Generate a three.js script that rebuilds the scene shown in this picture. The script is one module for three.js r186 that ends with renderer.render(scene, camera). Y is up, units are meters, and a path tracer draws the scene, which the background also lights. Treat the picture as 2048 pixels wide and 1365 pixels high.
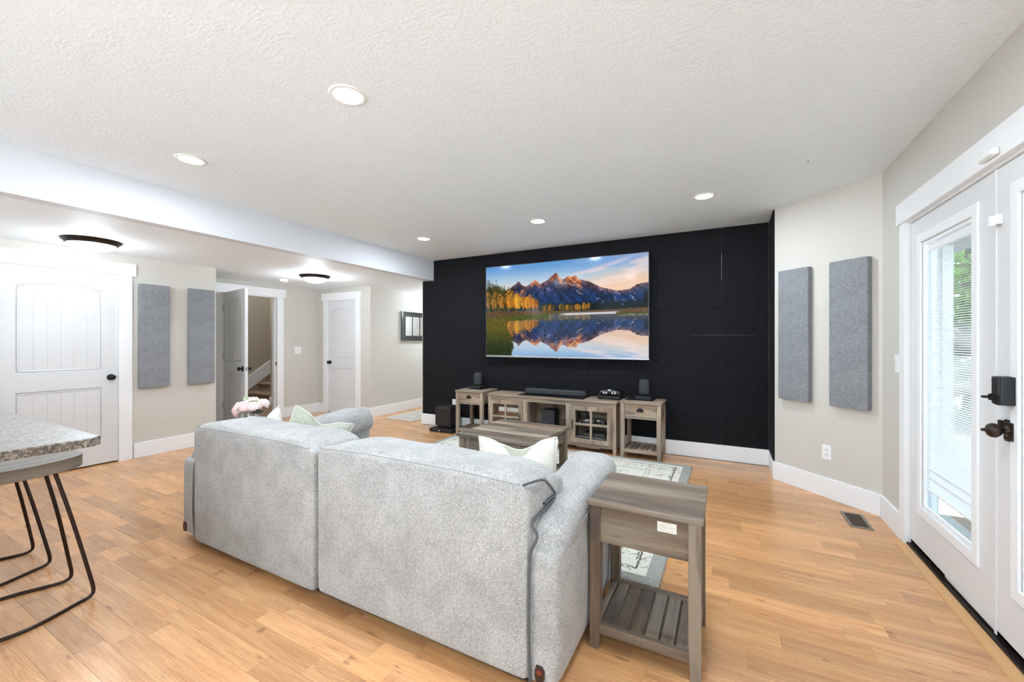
import * as THREE from 'three';
import { RoundedBoxGeometry } from 'three/addons/geometries/RoundedBoxGeometry.js';
import { mergeGeometries, mergeVertices, toCreasedNormals } from 'three/addons/utils/BufferGeometryUtils.js';
import { RectAreaLightUniformsLib } from 'three/addons/lights/RectAreaLightUniformsLib.js';

// ---------------------------------------------------------------- camera, sky, sun, exposure
const W = 2048, H = 1365, F = 812, EYE = 1.248, YAW = THREE.MathUtils.degToRad(27.8);
const scene = new THREE.Scene();
const camera = new THREE.PerspectiveCamera(THREE.MathUtils.radToDeg(2 * Math.atan(H / 2 / F)), W / H, 0.05, 80);
camera.position.set(0, EYE, 0);
camera.rotation.y = YAW;
const renderer = new THREE.WebGLRenderer({ antialias: true });
renderer.toneMapping = THREE.LinearToneMapping;
renderer.toneMappingExposure = 1.06;
renderer.shadowMap.enabled = true;
renderer.shadowMap.type = THREE.PCFSoftShadowMap;
RectAreaLightUniformsLib.init();
scene.background = new THREE.Color(0.72, 0.872, 0.985);
scene.backgroundIntensity = 3.8;
const sun = new THREE.DirectionalLight(0xfffdfb, 22);
sun.position.set(-4, 14, -8); sun.target.position.set(1, 0, -3.5);
sun.castShadow = true;
Object.assign(sun.shadow.camera, { left: -12, right: 12, top: 12, bottom: -12, near: 0.5, far: 40 });
scene.add(sun, sun.target);
const DOWNLIGHT = 330, DOME = 1.2, FARDOME = 2.7, SMALLDOME = 4.2, STAIR = 10, LAMP = 0xe0eefb;   // what the recessed lamps and the flush domes give

// ---------------------------------------------------------------- random, noise, textures
let seed = 7;
const rnd = () => { seed = (seed * 1664525 + 1013904223) >>> 0; return seed / 4294967296; };
const rr = (a, b) => a + (b - a) * rnd();
const pick = (a) => a[Math.floor(rnd() * a.length)];
const PERM = new Float32Array(65536); for (let i = 0; i < 65536; i++) PERM[i] = rnd();
const cell = (x, y, px, py, s) => { x = ((x % px) + px) % px; y = ((y % py) + py) % py; return PERM[(x * 157 + y * 7919 + s * 3571 + ((x * y) & 255) * 31) & 65535]; };
function vn(x, y, px, py, s = 0) {          // value noise, periodic in px, py cells
  const xi = Math.floor(x), yi = Math.floor(y); let fx = x - xi, fy = y - yi;
  fx = fx * fx * (3 - 2 * fx); fy = fy * fy * (3 - 2 * fy);
  const a = cell(xi, yi, px, py, s), b = cell(xi + 1, yi, px, py, s), c = cell(xi, yi + 1, px, py, s), d = cell(xi + 1, yi + 1, px, py, s);
  return a + (b - a) * fx + (c - a) * fy + (a - b - c + d) * fx * fy;
}
function fbm(u, v, cx, cy, oct = 4, s = 0) { // u,v in 0..1
  let r = 0, w = 0.5, t = 0;
  for (let i = 0; i < oct; i++) { r += w * vn(u * cx, v * cy, cx, cy, s + i); t += w; w *= 0.5; cx *= 2; cy *= 2; }
  return r / t;
}
const clamp = (x, a = 0, b = 1) => Math.min(b, Math.max(a, x));
const mix = (a, b, t) => a + (b - a) * t;
const sm = (a, b, x) => { const t = clamp((x - a) / (b - a)); return t * t * (3 - 2 * t); };
const mix3 = (a, b, t) => [mix(a[0], b[0], t), mix(a[1], b[1], t), mix(a[2], b[2], t)];
function tex(w, h, fn, srgb = true) {       // fn(u, v) -> [r,g,b] 0..255
  const d = new Uint8Array(w * h * 4);
  for (let y = 0; y < h; y++) for (let x = 0; x < w; x++) {
    const c = fn((x + 0.5) / w, (y + 0.5) / h, x, y), i = (y * w + x) * 4;
    if (typeof c === 'number') d[i] = d[i + 1] = d[i + 2] = clamp(c, 0, 255); else { d[i] = clamp(c[0], 0, 255); d[i + 1] = clamp(c[1], 0, 255); d[i + 2] = clamp(c[2], 0, 255); }
    d[i + 3] = 255;
  }
  const t = new THREE.DataTexture(d, w, h, THREE.RGBAFormat);
  t.wrapS = t.wrapT = THREE.RepeatWrapping; t.magFilter = THREE.LinearFilter; t.minFilter = THREE.LinearMipmapLinearFilter; t.generateMipmaps = true; t.anisotropy = 8;
  if (srgb) t.colorSpace = THREE.SRGBColorSpace;
  t.needsUpdate = true; return t;
}
const std = (o, size) => { const m = new THREE.MeshStandardMaterial(o); if (size) m.userData.size = size; return m; };
const phys = (o, size) => { const m = new THREE.MeshPhysicalMaterial(o); if (size) m.userData.size = size; return m; };

// oak laminate: eight lanes of 9 cm in 0.72 m, 2.4 m long
const oakTex = tex(2048, 768, (u, v) => {
  const lane = Math.floor(v * 8), lv = v * 8 - lane;
  const warp = fbm(u, v, 6, 8, 3, 40 + lane) - 0.5;
  const c = 0.5 + 0.9 * (fbm(u, 0.1, 4, 2, 2, 60 + lane) - 0.5);
  const e = Math.abs(lv - c) * 1.2 + warp * 0.55;
  const arch = Math.sin((e * e * 9 + e * 3 + u * 7 + fbm(u, v, 24, 16, 2, 9) * 1.1) * 9);
  const fine = fbm(u, v, 24, 260, 3, 3), pore = fbm(u, v, 90, 420, 2, 5), broad = fbm(u, v, 7, 24, 3, 17 + lane);
  const knot = sm(0.80, 0.93, fbm(u, v, 26, 22, 2, 77));
  const k = clamp(0.50 + 0.19 * arch * sm(0.25, 0.7, fbm(u, v, 5, 8, 2, 23)) + 0.7 * (fine - 0.5) + 0.25 * (pore - 0.5) + 0.75 * (broad - 0.5));
  const col = mix3([196, 136, 86], [240, 188, 134], k);
  return mix3(col, [150, 98, 66], knot * 0.6);
});
const M = {};
M.oak = phys({ map: oakTex, vertexColors: true, roughness: 0.34, clearcoat: 0.35, clearcoatRoughness: 0.16, bumpMap: null });
M.oak.userData.lane = true;
const paintBump = tex(512, 512, (u, v) => 255 * (0.6 * fbm(u, v, 90, 90, 2, 4) + 0.4 * fbm(u, v, 30, 30, 2, 14)), false);
M.wall = std({ color: 0xd3cec5, roughness: 0.75, bumpMap: paintBump, bumpScale: 0.0012 }, 0.8);
M.stairwall = std({ color: 0xb9ab98, roughness: 0.8, bumpMap: paintBump, bumpScale: 0.001 }, 0.8);
M.white = std({ color: 0xf5f5f5, roughness: 0.38 });
M.doorwhite = std({ color: 0xe2e2e2, roughness: 0.36 });
M.beam = std({ color: 0xdfe0e4, roughness: 0.6, bumpMap: paintBump, bumpScale: 0.0008 }, 0.8);
const swirl = tex(1024, 1024, (u, v) => {
  const a = fbm(u, v, 6, 6, 2, 31) * 6.283 * 1.6, wu = u + 0.02 * (fbm(u, v, 12, 12, 2, 33) - 0.5), wv = v + 0.02 * (fbm(u, v, 12, 12, 2, 35) - 0.5);
  const s1 = fbm(wu, wv, 90, 26, 3, 1), s2 = fbm(wu, wv, 26, 90, 3, 2), s3 = fbm(wu, wv, 60, 60, 3, 6);
  const t = 0.5 + 0.5 * Math.sin(a), r = mix(s1, s2, t) * 0.6 + s3 * 0.4;
  return 255 * sm(0.40, 0.62, r);
}, false);
M.ceiling = std({ color: 0xf2f7fa, roughness: 0.6, bumpMap: swirl, bumpScale: 0.0007 }, 0.75);

// heathered fabrics
function heather(w, cols, cell1, cell2, amount, sd, mottle = 0.25) {
  return tex(w, w, (u, v) => {
    const n1 = fbm(u, v, cell1, cell1, 2, sd), n2 = vn(u * cell2, v * cell2, cell2, cell2, sd + 5), n3 = fbm(u, v, 5, 5, 3, sd + 9);
    return mix3(cols[0], cols[1], clamp(0.5 + amount * (n1 - 0.5) + amount * 0.9 * (n2 - 0.5) + mottle * (n3 - 0.5)));
  });
}
const sofaTex = heather(1024, [[143, 141, 138], [204, 203, 201]], 150, 340, 0.95, 3, 0.55);
const sofaBump = tex(512, 512, (u, v) => 255 * (0.5 * vn(u * 128, v * 128, 128, 128, 3) + 0.5 * fbm(u, v, 64, 64, 2, 8)), false);
M.sofa = phys({ map: sofaTex, roughness: 0.95, bumpMap: sofaBump, bumpScale: 0.0007, sheen: 0.35, sheenRoughness: 0.6, sheenColor: new THREE.Color(0.9, 0.9, 0.92) }, 0.5);
M.seam = std({ color: 0x9d9b98, roughness: 0.95 });
M.piping = std({ color: 0x5d5f62, roughness: 0.9 });
M.felt = std({ map: heather(512, [[107, 109, 113], [166, 168, 172]], 90, 200, 1.1, 21), roughness: 0.95, bumpMap: sofaBump, bumpScale: 0.001 }, 0.28);
M.cream = std({ map: heather(512, [[226, 219, 205], [247, 243, 234]], 60, 128, 0.9, 41), roughness: 0.95, bumpMap: sofaBump, bumpScale: 0.0008 }, 0.25);
M.sage = std({ map: heather(512, [[160, 164, 146], [206, 208, 193]], 60, 128, 0.9, 47), roughness: 0.95, bumpMap: sofaBump, bumpScale: 0.001 }, 0.25);
M.blackfoam = phys({ map: heather(256, [[17, 17, 20], [30, 30, 34]], 50, 100, 1, 51), roughness: 0.9, specularIntensity: 0.5 }, 0.2);
M.carpet = std({ map: heather(512, [[118, 95, 78], [172, 146, 126]], 80, 200, 1.2, 61), roughness: 1, bumpMap: sofaBump, bumpScale: 0.004 }, 0.5);

// rustic grey-washed wood, u along the grain, 1.2 m
const greyTex = (sd, tint) => tex(1024, 1024, (u, v) => {
  const lane = fbm(u * 0.999, v, 2, 11, 2, sd), st = fbm(u, v, 5, 90, 4, sd + 3), fine = fbm(u, v, 16, 400, 2, sd + 6), dark = sm(0.56, 0.74, fbm(u, v, 4, 26, 4, sd + 12)), saw = fbm(u, v, 260, 20, 2, sd + 8);
  const t = clamp(0.47 + 1.9 * (lane - 0.5) + 0.75 * (st - 0.5) + 0.4 * (fine - 0.5) + 0.10 * (saw - 0.5));
  let c = mix3([138, 114, 93], [188, 169, 147], t);
  const cool = fbm(u, v, 3, 16, 2, sd + 17);
  c = mix3(c, [150, 149, 147], 0.3 * sm(0.45, 0.7, cool));
  c = mix3(c, [96, 84, 76], 0.55 * dark);
  return [c[0] * tint, c[1] * tint, c[2] * tint];
});
M.greywood = std({ map: greyTex(71, 0.77), roughness: 0.6 }, 1.2);
M.greywoodlight = std({ map: greyTex(91, 1.0), roughness: 0.6 }, 1.2);
M.greywooddark = std({ map: greyTex(105, 0.62), roughness: 0.65 }, 1.2);
M.darkinside = std({ color: 0x2a2420, roughness: 0.8 });
M.seatwood = phys({ map: greyTex(131, 0.72), roughness: 0.32, clearcoat: 0.3, clearcoatRoughness: 0.25 }, 0.9);
const granite = tex(1024, 1024, (u, v) => {
  const a = fbm(u, v, 34, 34, 4, 201), b = fbm(u + 0.02 * a, v, 60, 40, 3, 207), c = fbm(u, v, 14, 18, 3, 211);
  let k = mix3([108, 98, 90], [172, 158, 143], sm(0.32, 0.62, a));
  k = mix3(k, [70, 68, 68], sm(0.55, 0.68, b)); k = mix3(k, [206, 198, 188], 0.7 * sm(0.58, 0.72, c));
  return k;
});
M.granite = phys({ map: granite, color: 0xd2cdc8, roughness: 0.3, clearcoat: 0.6, clearcoatRoughness: 0.22 }, 0.2);
M.bronze = std({ color: 0x2a211d, roughness: 0.4, metalness: 0.6 });
M.bronzelight = std({ color: 0x3b2e28, roughness: 0.36, metalness: 0.7 });
M.hardware = std({ color: 0x17161a, roughness: 0.38, metalness: 0.5 });
M.blackplastic = std({ color: 0x1b1b1e, roughness: 0.55 });
M.speakercloth = std({ map: heather(256, [[44, 45, 48], [72, 73, 77]], 90, 128, 1, 151), roughness: 0.85 }, 0.08);
M.glossblack = phys({ color: 0x0c0c0e, roughness: 0.12, clearcoat: 1, clearcoatRoughness: 0.06 });
M.silver = std({ color: 0xb8babd, roughness: 0.3, metalness: 0.9 });
M.chrome = std({ color: 0xe4e6e8, roughness: 0.12, metalness: 1 });
M.plate = std({ color: 0xf4f4f2, roughness: 0.35 });
M.slot = std({ color: 0x3a3a3a, roughness: 0.7 });
M.glass = phys({ color: 0xffffff, transmission: 1, thickness: 0, roughness: 0, ior: 1.45 });
M.mirror = std({ color: 0xf4f6f8, roughness: 0.03, metalness: 1 });
M.lens = std({ color: 0xffffff, emissive: 0xfff6ea, emissiveIntensity: 4, roughness: 0.4 });
M.domeglass = std({ color: 0xffffff, emissive: 0xfff8f0, emissiveIntensity: 1.7, roughness: 0.4 });
M.bamboo = phys({ color: 0xcf9f68, roughness: 0.36, clearcoat: 0.3, clearcoatRoughness: 0.2 });
M.leather = std({ color: 0x3a1f19, roughness: 0.4 });
M.red = std({ color: 0x8d2e1c, roughness: 0.35 });
M.pink = std({ color: 0xf0c6c4, roughness: 0.8, side: THREE.DoubleSide });
M.pinkpale = std({ color: 0xf5dcd8, roughness: 0.8, side: THREE.DoubleSide });
M.leaf = std({ color: 0xb9c5a2, roughness: 0.75, side: THREE.DoubleSide });
M.leafdark = std({ color: 0x4c4a44, roughness: 0.75, side: THREE.DoubleSide });
M.slat = std({ color: 0xf1f4f5, roughness: 0.45 });
M.vinyl = std({ color: 0xf4f5f6, roughness: 0.35 });
M.siding = std({ color: 0xdfe6ef, roughness: 0.7 });
M.soffit = std({ color: 0x8f9296, roughness: 0.8 });
M.rock = std({ map: tex(512, 512, (u, v) => mix3([150, 142, 130], [232, 226, 214], fbm(u, v, 8, 8, 5, 301))), roughness: 0.95 }, 1.0);
M.concrete = std({ color: 0xe3e8ec, roughness: 0.9 });
M.tinted = phys({ color: 0xdde1e3, transmission: 1, thickness: 0, roughness: 0, ior: 1.45 });
M.treeleaf = phys({ color: 0x8fae4e, roughness: 0.9, transmission: 0.35, thickness: 0, side: THREE.DoubleSide });
M.bark = std({ color: 0x6b5848, roughness: 0.95 });
M.paper = std({ color: 0xe9e6df, roughness: 0.8 });
M.cardboard = std({ color: 0x8a5f3f, roughness: 0.85 });

// ---------------------------------------------------------------- builders
const taken = {};
const numbered = (n) => { const k = taken[n] = (taken[n] ?? -1) + 1; return k ? n + '_' + String(k).padStart(3, '0') : n; };
function tag(o, label, category, group) { o.userData.label = label; o.userData.category = category; if (group) o.userData.group = group; return o; }
function thing(name, label, category, [x, y, z] = [0, 0, 0], turn = 0, group) {
  const o = new THREE.Group(); o.name = numbered(name); scene.add(o);
  o.position.set(x, y, z); o.rotation.y = turn;
  return tag(o, label, category, group);
}
function copyOf(root, [x, y, z], turn, label) {
  const r = root.clone(); r.userData = { ...root.userData, label }; r.name = numbered(root.name.replace(/_\d{3}$/, '')); scene.add(r);
  r.position.set(x, y, z); r.rotation.y = turn; return r;
}
let uvSeed = 0;
// texture coordinates in metres from the six sides, u along the grain axis; every geometry gets its own offset
function uvBox(g, size, grain) {
  if (g.index) { const n = g.toNonIndexed(); n.userData = g.userData; g = n; }
  const p = g.attributes.position, uv = new Float32Array(p.count * 2), a = new THREE.Vector3(), b = new THREE.Vector3(), c = new THREE.Vector3(), n = new THREE.Vector3();
  uvSeed++; const ox = (uvSeed * 0.3819) % 1, oy = (uvSeed * 0.7243) % 1;
  for (let i = 0; i < p.count; i += 3) {
    a.fromBufferAttribute(p, i); b.fromBufferAttribute(p, i + 1); c.fromBufferAttribute(p, i + 2);
    n.copy(b).sub(a).cross(c.clone().sub(a)); const ax = Math.abs(n.x), ay = Math.abs(n.y), az = Math.abs(n.z);
    let k = ax >= ay && ax >= az ? ['z', 'y'] : ay >= az ? ['x', 'z'] : ['x', 'y'];
    if (grain && k[1] === grain) k = [k[1], k[0]];
    [a, b, c].forEach((q, j) => { uv[(i + j) * 2] = q[k[0]] / size + ox; uv[(i + j) * 2 + 1] = q[k[1]] / size + oy; });
  }
  g.setAttribute('uv', new THREE.BufferAttribute(uv, 2)); return g;
}
function mesh(name, geoms, mat, parent, grain) {
  let g = Array.isArray(geoms) ? merge(geoms) : geoms;
  if (mat.userData.size && !g.userData.ready) g = uvBox(g, mat.userData.size, grain ?? g.userData.grain);
  const m = new THREE.Mesh(g, mat); m.name = name; m.castShadow = m.receiveShadow = true;
  if (parent) parent.add(m); return m;
}
function merge(list) {
  if (list.length === 1) return list[0];
  return mergeGeometries(list.map((g) => { const n = g.index ? g.toNonIndexed() : g; for (const k of Object.keys(n.attributes)) if (!['position', 'normal'].includes(k)) n.deleteAttribute(k); return n; }));
}
function single(name, geoms, mat, label, category, group, grain) { const m = mesh(numbered(name), geoms, mat, scene, grain); return tag(m, label, category, group); }
function struct(name, geoms, mat, parent, grain) { const m = mesh(name, geoms, mat, parent ?? scene, grain); if (!parent) m.userData.kind = 'structure'; return m; }
function structGroup(name) { const o = new THREE.Group(); o.name = name; o.userData.kind = 'structure'; scene.add(o); return o; }
// box by its limits
const bb = (x0, x1, y0, y1, z0, z1, r = 0) => {
  const w = Math.abs(x1 - x0), h = Math.abs(y1 - y0), d = Math.abs(z1 - z0), g = r ? new RoundedBoxGeometry(w, h, d, 2, Math.min(r, w / 2.01, h / 2.01, d / 2.01)) : new THREE.BoxGeometry(w, h, d);
  return g.translate((x0 + x1) / 2, (y0 + y1) / 2, (z0 + z1) / 2);
};
const lathe = (pts, seg = 32) => new THREE.LatheGeometry(pts.map(([r, y]) => new THREE.Vector2(Math.max(r, 0.0001), y)), seg);
const tube = (pts, r, seg = 40, rad = 8, closed = false, tension = 0.5) => new THREE.TubeGeometry(new THREE.CatmullRomCurve3(pts.map((p) => new THREE.Vector3(...p)), closed, 'catmullrom', tension), seg, r, rad, closed);
// soft rounded box with n cells a side, bent by fn(v)
function soft(w, h, d, r, n, fn) {
  const g = new THREE.BoxGeometry(2, 2, 2, n, n, n); g.deleteAttribute('uv'); g.deleteAttribute('normal');
  const p = g.attributes.position, v = new THREE.Vector3(), q = new THREE.Vector3(), e = (t) => Math.sign(t) * (1 - Math.pow(1 - Math.abs(t), 1.7));
  for (let i = 0; i < p.count; i++) {
    v.set(e(p.getX(i)) * w / 2, e(p.getY(i)) * h / 2, e(p.getZ(i)) * d / 2);
    q.set(clamp(v.x, -w / 2 + r, w / 2 - r), clamp(v.y, -h / 2 + r, h / 2 - r), clamp(v.z, -d / 2 + r, d / 2 - r));
    v.sub(q); if (v.lengthSq() > 1e-12) v.setLength(r); v.add(q);
    if (fn) fn(v, w / 2, h / 2, d / 2);
    p.setXYZ(i, v.x, v.y, v.z);
  }
  const m = mergeVertices(g, 1e-5); m.computeVertexNormals(); return m;
}
const rectPath = (T, x0, x1, y0, y1) => { const s = new T(); s.moveTo(x0, y0); s.lineTo(x1, y0); s.lineTo(x1, y1); s.lineTo(x0, y1); s.closePath(); return s; };
const extr = (shape, depth, bevel = 0.003, curve = 12) => new THREE.ExtrudeGeometry(shape, { depth: depth - 2 * bevel, bevelEnabled: bevel > 0, bevelThickness: bevel, bevelSize: bevel, bevelOffset: -bevel, bevelSegments: 2, curveSegments: curve }).translate(0, 0, bevel);

// ---------------------------------------------------------------- the room's measures (metres; x along the TV wall, z towards the camera)
const CEIL = 2.44, LOW = 2.145, ZT = -4.79, XR = 0.98, XC = 0.39, ZC = -4.36, ZD = -3.77, XB = -3.84, XL = -5.57, ZA = -2.73, XA = -6.385, ZH = -4.77, XH = -5.12, XE = -4.05, ZBACK = 2.2;

// floor: a slab, and strips of oak laminate laid along x
{
  const f = structGroup('floor');
  mesh('underlay', [bb(XA - 0.1, XR + 0.06, -0.12, -0.006, -8.1, ZBACK + 0.1)], std({ color: 0x6a4c34, roughness: 0.9 }), f);
  const P = 0.09, rest = [], shown = [];
  const inRect = (x, z, a) => x > a[0] && x < a[1] && z > a[2] && z < a[3];
  for (let k = -48; k < 80; k++) {
    const z1 = -0.885 - P * k, z0 = z1 - P, zc = (z0 + z1) / 2;
    if (zc > ZBACK + 0.05 || zc < -7.95) continue;
    let xa = XL - 0.1, xb = XR + 0.03;
    if (zc < ZA) xa = XA - 0.01;
    if (zc < ZD) xb = Math.max(XC + 0.02, XR + (zc - ZD) + 0.02);
    if (zc < ZT + 0.01) { xa = XH - 0.02; xb = XE + 0.02; }
    let x = xa - rnd() * 0.4;
    while (x < xb) {
      const len = pick([0.2, 0.31, 0.42, 0.42, 0.55, 0.55, 0.66]) * rr(0.92, 1.08), a = Math.max(x, xa), b = Math.min(x + len, xb); x += len;
      if (b - a < 0.02) continue;
      const g = bb(a + 0.0003, b - 0.0003, -0.008, rr(-0.0003, 0.0003), z0 + 0.0004, z1 - 0.0004).toNonIndexed();
      const lane = Math.floor(rnd() * 8), u0 = rnd(), flip = rnd() < 0.5 ? -1 : 1, pos = g.attributes.position, uv = g.attributes.uv;
      const t = clamp(0.95 + rr(-0.2, 0.14), 0, 1.1), warm = rr(-0.035, 0.035), col = new Float32Array(pos.count * 3);
      for (let i = 0; i < pos.count; i++) {
        uv.setXY(i, u0 + flip * (pos.getX(i) - a) / 2.4, (lane + 0.02 + 0.96 * clamp((pos.getZ(i) - z0) / P)) / 8);
        col[i * 3] = t * (1 + warm * 0.3); col[i * 3 + 1] = t; col[i * 3 + 2] = t * (1 - warm);
      }
      g.setAttribute('color', new THREE.BufferAttribute(col, 3)); g.userData.ready = true;
      const xc = (a + b) / 2, d = -Math.sin(YAW) * xc - Math.cos(YAW) * zc, l = Math.cos(YAW) * xc - Math.sin(YAW) * zc;
      const sx = 1024 + F * l / d, sy = 682 + F * EYE / d;
      const seen = d > 0.3 && sx > -60 && sx < W + 40 && sy < H + 60 && ![[-3.1, -0.2, -4.45, -2.15], [-3, -0.5, -2.3, -1.3], [-2.7, -1, -4.8, -4.3]].some((r) => inRect(xc, zc, r));
      (seen ? shown : rest).push([seen ? (b - a) / d ** 3 : 0, g]);
    }
  }
  shown.sort((p, q) => q[0] - p[0]);
  shown.slice(0, 300).forEach(([, g], i) => mesh(i ? 'floor_board_' + String(i).padStart(3, '0') : 'floor_board', g, M.oak, f));
  const g = mergeGeometries([...shown.slice(300), ...rest].map((e) => e[1])); g.userData.ready = true;
  mesh('distant_floor_boards', g, M.oak, f).userData.kind = 'stuff';
}

// ceiling: the main one, the dropped one on the left with its white face
struct('ceiling', [bb(XB, XR + 0.5, CEIL, CEIL + 0.16, -4.95, ZBACK + 0.12)], M.ceiling);
struct('ceiling_dropped', [bb(XA - 0.15, XB - 0.004, LOW, LOW + 0.14, -4.86, ZBACK + 0.12), bb(XH - 0.15, XB - 0.004, LOW, LOW + 0.14, -8.1, -4.86)], M.ceiling);
struct('trim_1', [bb(XB - 0.12, XB, LOW - 0.001, CEIL + 0.1, -4.86, ZBACK + 0.12)], M.beam);

// the black tiled wall
{
  const w = structGroup('wall_back');
  mesh('backing', [bb(XE, XC + 0.02, 0, CEIL, -4.93, ZT - 0.012)], M.white, w);
  const px = 0.286, py = 0.288, x0 = 0.243 - 16 * px, y0 = 0.158; let n = 0;
  for (let i = 0; i < 17; i++) for (let j = 0; j < 8; j++) {
    const a = Math.max(x0 + i * px, XE), b = Math.min(x0 + (i + 1) * px, XC - 0.012), c = y0 + j * py, top = Math.min(c + py, CEIL - 0.002);
    if (b - a < 0.004) continue;
    const dx = i === 15 && j === 6 ? 0.0016 : 0, dz = rr(-0.0007, 0.0007), lift = (i === 14 || i === 15) && j === 3 ? 0.001 : 0;
    if (a < XB - 0.01 && top > LOW) { if (c < LOW) mesh(n++ ? 'wall_tile_' + String(n).padStart(3, '0') : 'wall_tile', bb(a + 0.0004, b - 0.0004, c + 0.0004, LOW - 0.001, ZT - 0.012, ZT, 0.0022), M.blackfoam, w); if (b > XB) mesh('wall_tile_' + String(++n).padStart(3, '0'), bb(XB + 0.0004, b - 0.0004, Math.max(c, LOW), top, ZT - 0.012, ZT, 0.0022), M.blackfoam, w); continue; }
    mesh(n++ ? 'wall_tile_' + String(n).padStart(3, '0') : 'wall_tile', bb(a + 0.0004 + dx, b - 0.0004, c + 0.0004, top - 0.0004 - lift, ZT - 0.012, ZT + dz, 0.0022), M.blackfoam, w);
  }
  mesh('backing_end', [bb(XE - 0.006, XE, 0.16, LOW, -4.93, ZT)], M.wall, w);
  // short return at the right end, tiled too
  mesh('return_backing', [bb(XC, XC + 0.12, 0, CEIL, -4.93, ZC - 0.01)], M.wall, w);
  for (let j = 0; j < 8; j++) { const c = y0 + j * py, t = Math.min(c + py, CEIL - 0.002); for (const [a, b] of [[ZT + 0.003, ZT + 0.288], [ZT + 0.289, ZC - 0.004]]) mesh('wall_tile_' + String(++n).padStart(3, '0'), bb(XC - 0.011, XC, c + 0.0004, t - 0.0004, a, b, 0.0022), M.blackfoam, w); }
}
// boxes standing along a slanted line: local x along the wall from its start, front face at local z = 0
function alongDiagonal(g) { return g.rotateY(-Math.PI / 4).translate(XC, 0, ZC); }
const DL = Math.hypot(XR - XC, ZD - ZC);
struct('wall_diagonal', [alongDiagonal(bb(0, DL + 0.05, 0, CEIL, -0.12, 0))], M.wall);
struct('wall_right', [bb(XR, XR + 0.14, 0, CEIL, ZD - 0.08, -3.325), bb(XR, XR + 0.14, 1.975, CEIL, -3.325, -1.535), bb(XR, XR + 0.14, 0, CEIL, -1.535, 0.1), bb(XR, XR + 0.14, 0, 0.3, 0.1, 2), bb(XR, XR + 0.14, 2.2, CEIL, 0.1, 2), bb(XR, XR + 0.14, 0, CEIL, 2, ZBACK)], M.wall);
struct('wall_left', [bb(XL - 0.12, XL, 0, LOW, -0.99, ZBACK + 0.12), bb(XL - 0.12, XL, 1.935, LOW, -1.835, -0.99), bb(XL - 0.12, XL, 0, LOW, ZA, -1.835), bb(XL - 0.14, XL - 0.12, 0, LOW, -1.9, -0.9), bb(XA - 0.12, XL - 0.12, 0, LOW, ZA, ZA + 0.12)], M.wall);
struct('wall_alcove', [bb(XA - 0.12, XA, 0, LOW, -3.205, ZA), bb(XA - 0.12, XA, 1.955, LOW, -4.02, -3.205), bb(XA - 0.12, XA, 0, LOW, ZH, -4.02)], M.wall);
struct('wall_hall', [bb(XA - 0.12, -6.16, 0, LOW, ZH - 0.12, ZH), bb(-6.16, -5.435, 1.955, LOW, ZH - 0.12, ZH), bb(-5.435, XH, 0, LOW, ZH - 0.12, ZH), bb(-6.2, -5.4, 0, LOW, ZH - 0.14, ZH - 0.12), bb(XH - 0.12, XH, 0, LOW, -8.1, ZH - 0.12)], M.wall);
struct('wall_hall_end', [bb(XH, XE, 0, LOW, -8.12, -8.0), bb(XE, XE + 0.12, 0, LOW, -8.1, -4.93)], M.wall);
// the wall behind the camera with two windows to daylight
struct('wall_rear', [bb(XL, -5.3, 0, CEIL, ZBACK, ZBACK + 0.12), bb(-3.3, XR + 0.14, 0, 0.1, ZBACK, ZBACK + 0.12), bb(-5.3, -3.5, 0, 0.95, ZBACK, ZBACK + 0.12), bb(-3.3, XR + 0.14, 2.3, CEIL, ZBACK, ZBACK + 0.12), bb(-5.3, -3.5, 2.05, CEIL, ZBACK, ZBACK + 0.12), bb(-3.5, -3.3, 0, CEIL, ZBACK, ZBACK + 0.12), bb(-1.3, -1.1, 0.1, 2.3, ZBACK, ZBACK + 0.12), bb(0.8, XR + 0.14, 0.1, 2.3, ZBACK, ZBACK + 0.12)], M.wall);
function sash(i, x0, x1, y0, y1, turn, pos) {
  const w = structGroup('window_' + i), c = (x0 + x1) / 2, s = rectPath(THREE.Shape, x0, x1, y0, y1); s.holes.push(rectPath(THREE.Path, x0 + 0.05, c - 0.025, y0 + 0.05, y1 - 0.05), rectPath(THREE.Path, c + 0.025, x1 - 0.05, y0 + 0.05, y1 - 0.05));
  w.position.set(...pos); w.rotation.y = turn;
  mesh('window_frame', extr(s, 0.06, 0.003), M.vinyl, w); mesh('pane', [bb(x0 + 0.04, x1 - 0.04, y0 + 0.04, y1 - 0.04, 0.028, 0.032)], M.glass, w);
}
sash(1, -3.3, -1.3, 0.1, 2.3, 0, [0, 0, ZBACK + 0.02]); sash(2, -1.1, 0.8, 0.1, 2.3, 0, [0, 0, ZBACK + 0.02]); sash(3, -5.3, -3.5, 0.95, 2.05, 0, [0, 0, ZBACK + 0.02]); sash(4, -2.0, -0.1, 0.3, 2.2, Math.PI / 2, [XR + 0.02, 0, 0]);
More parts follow.
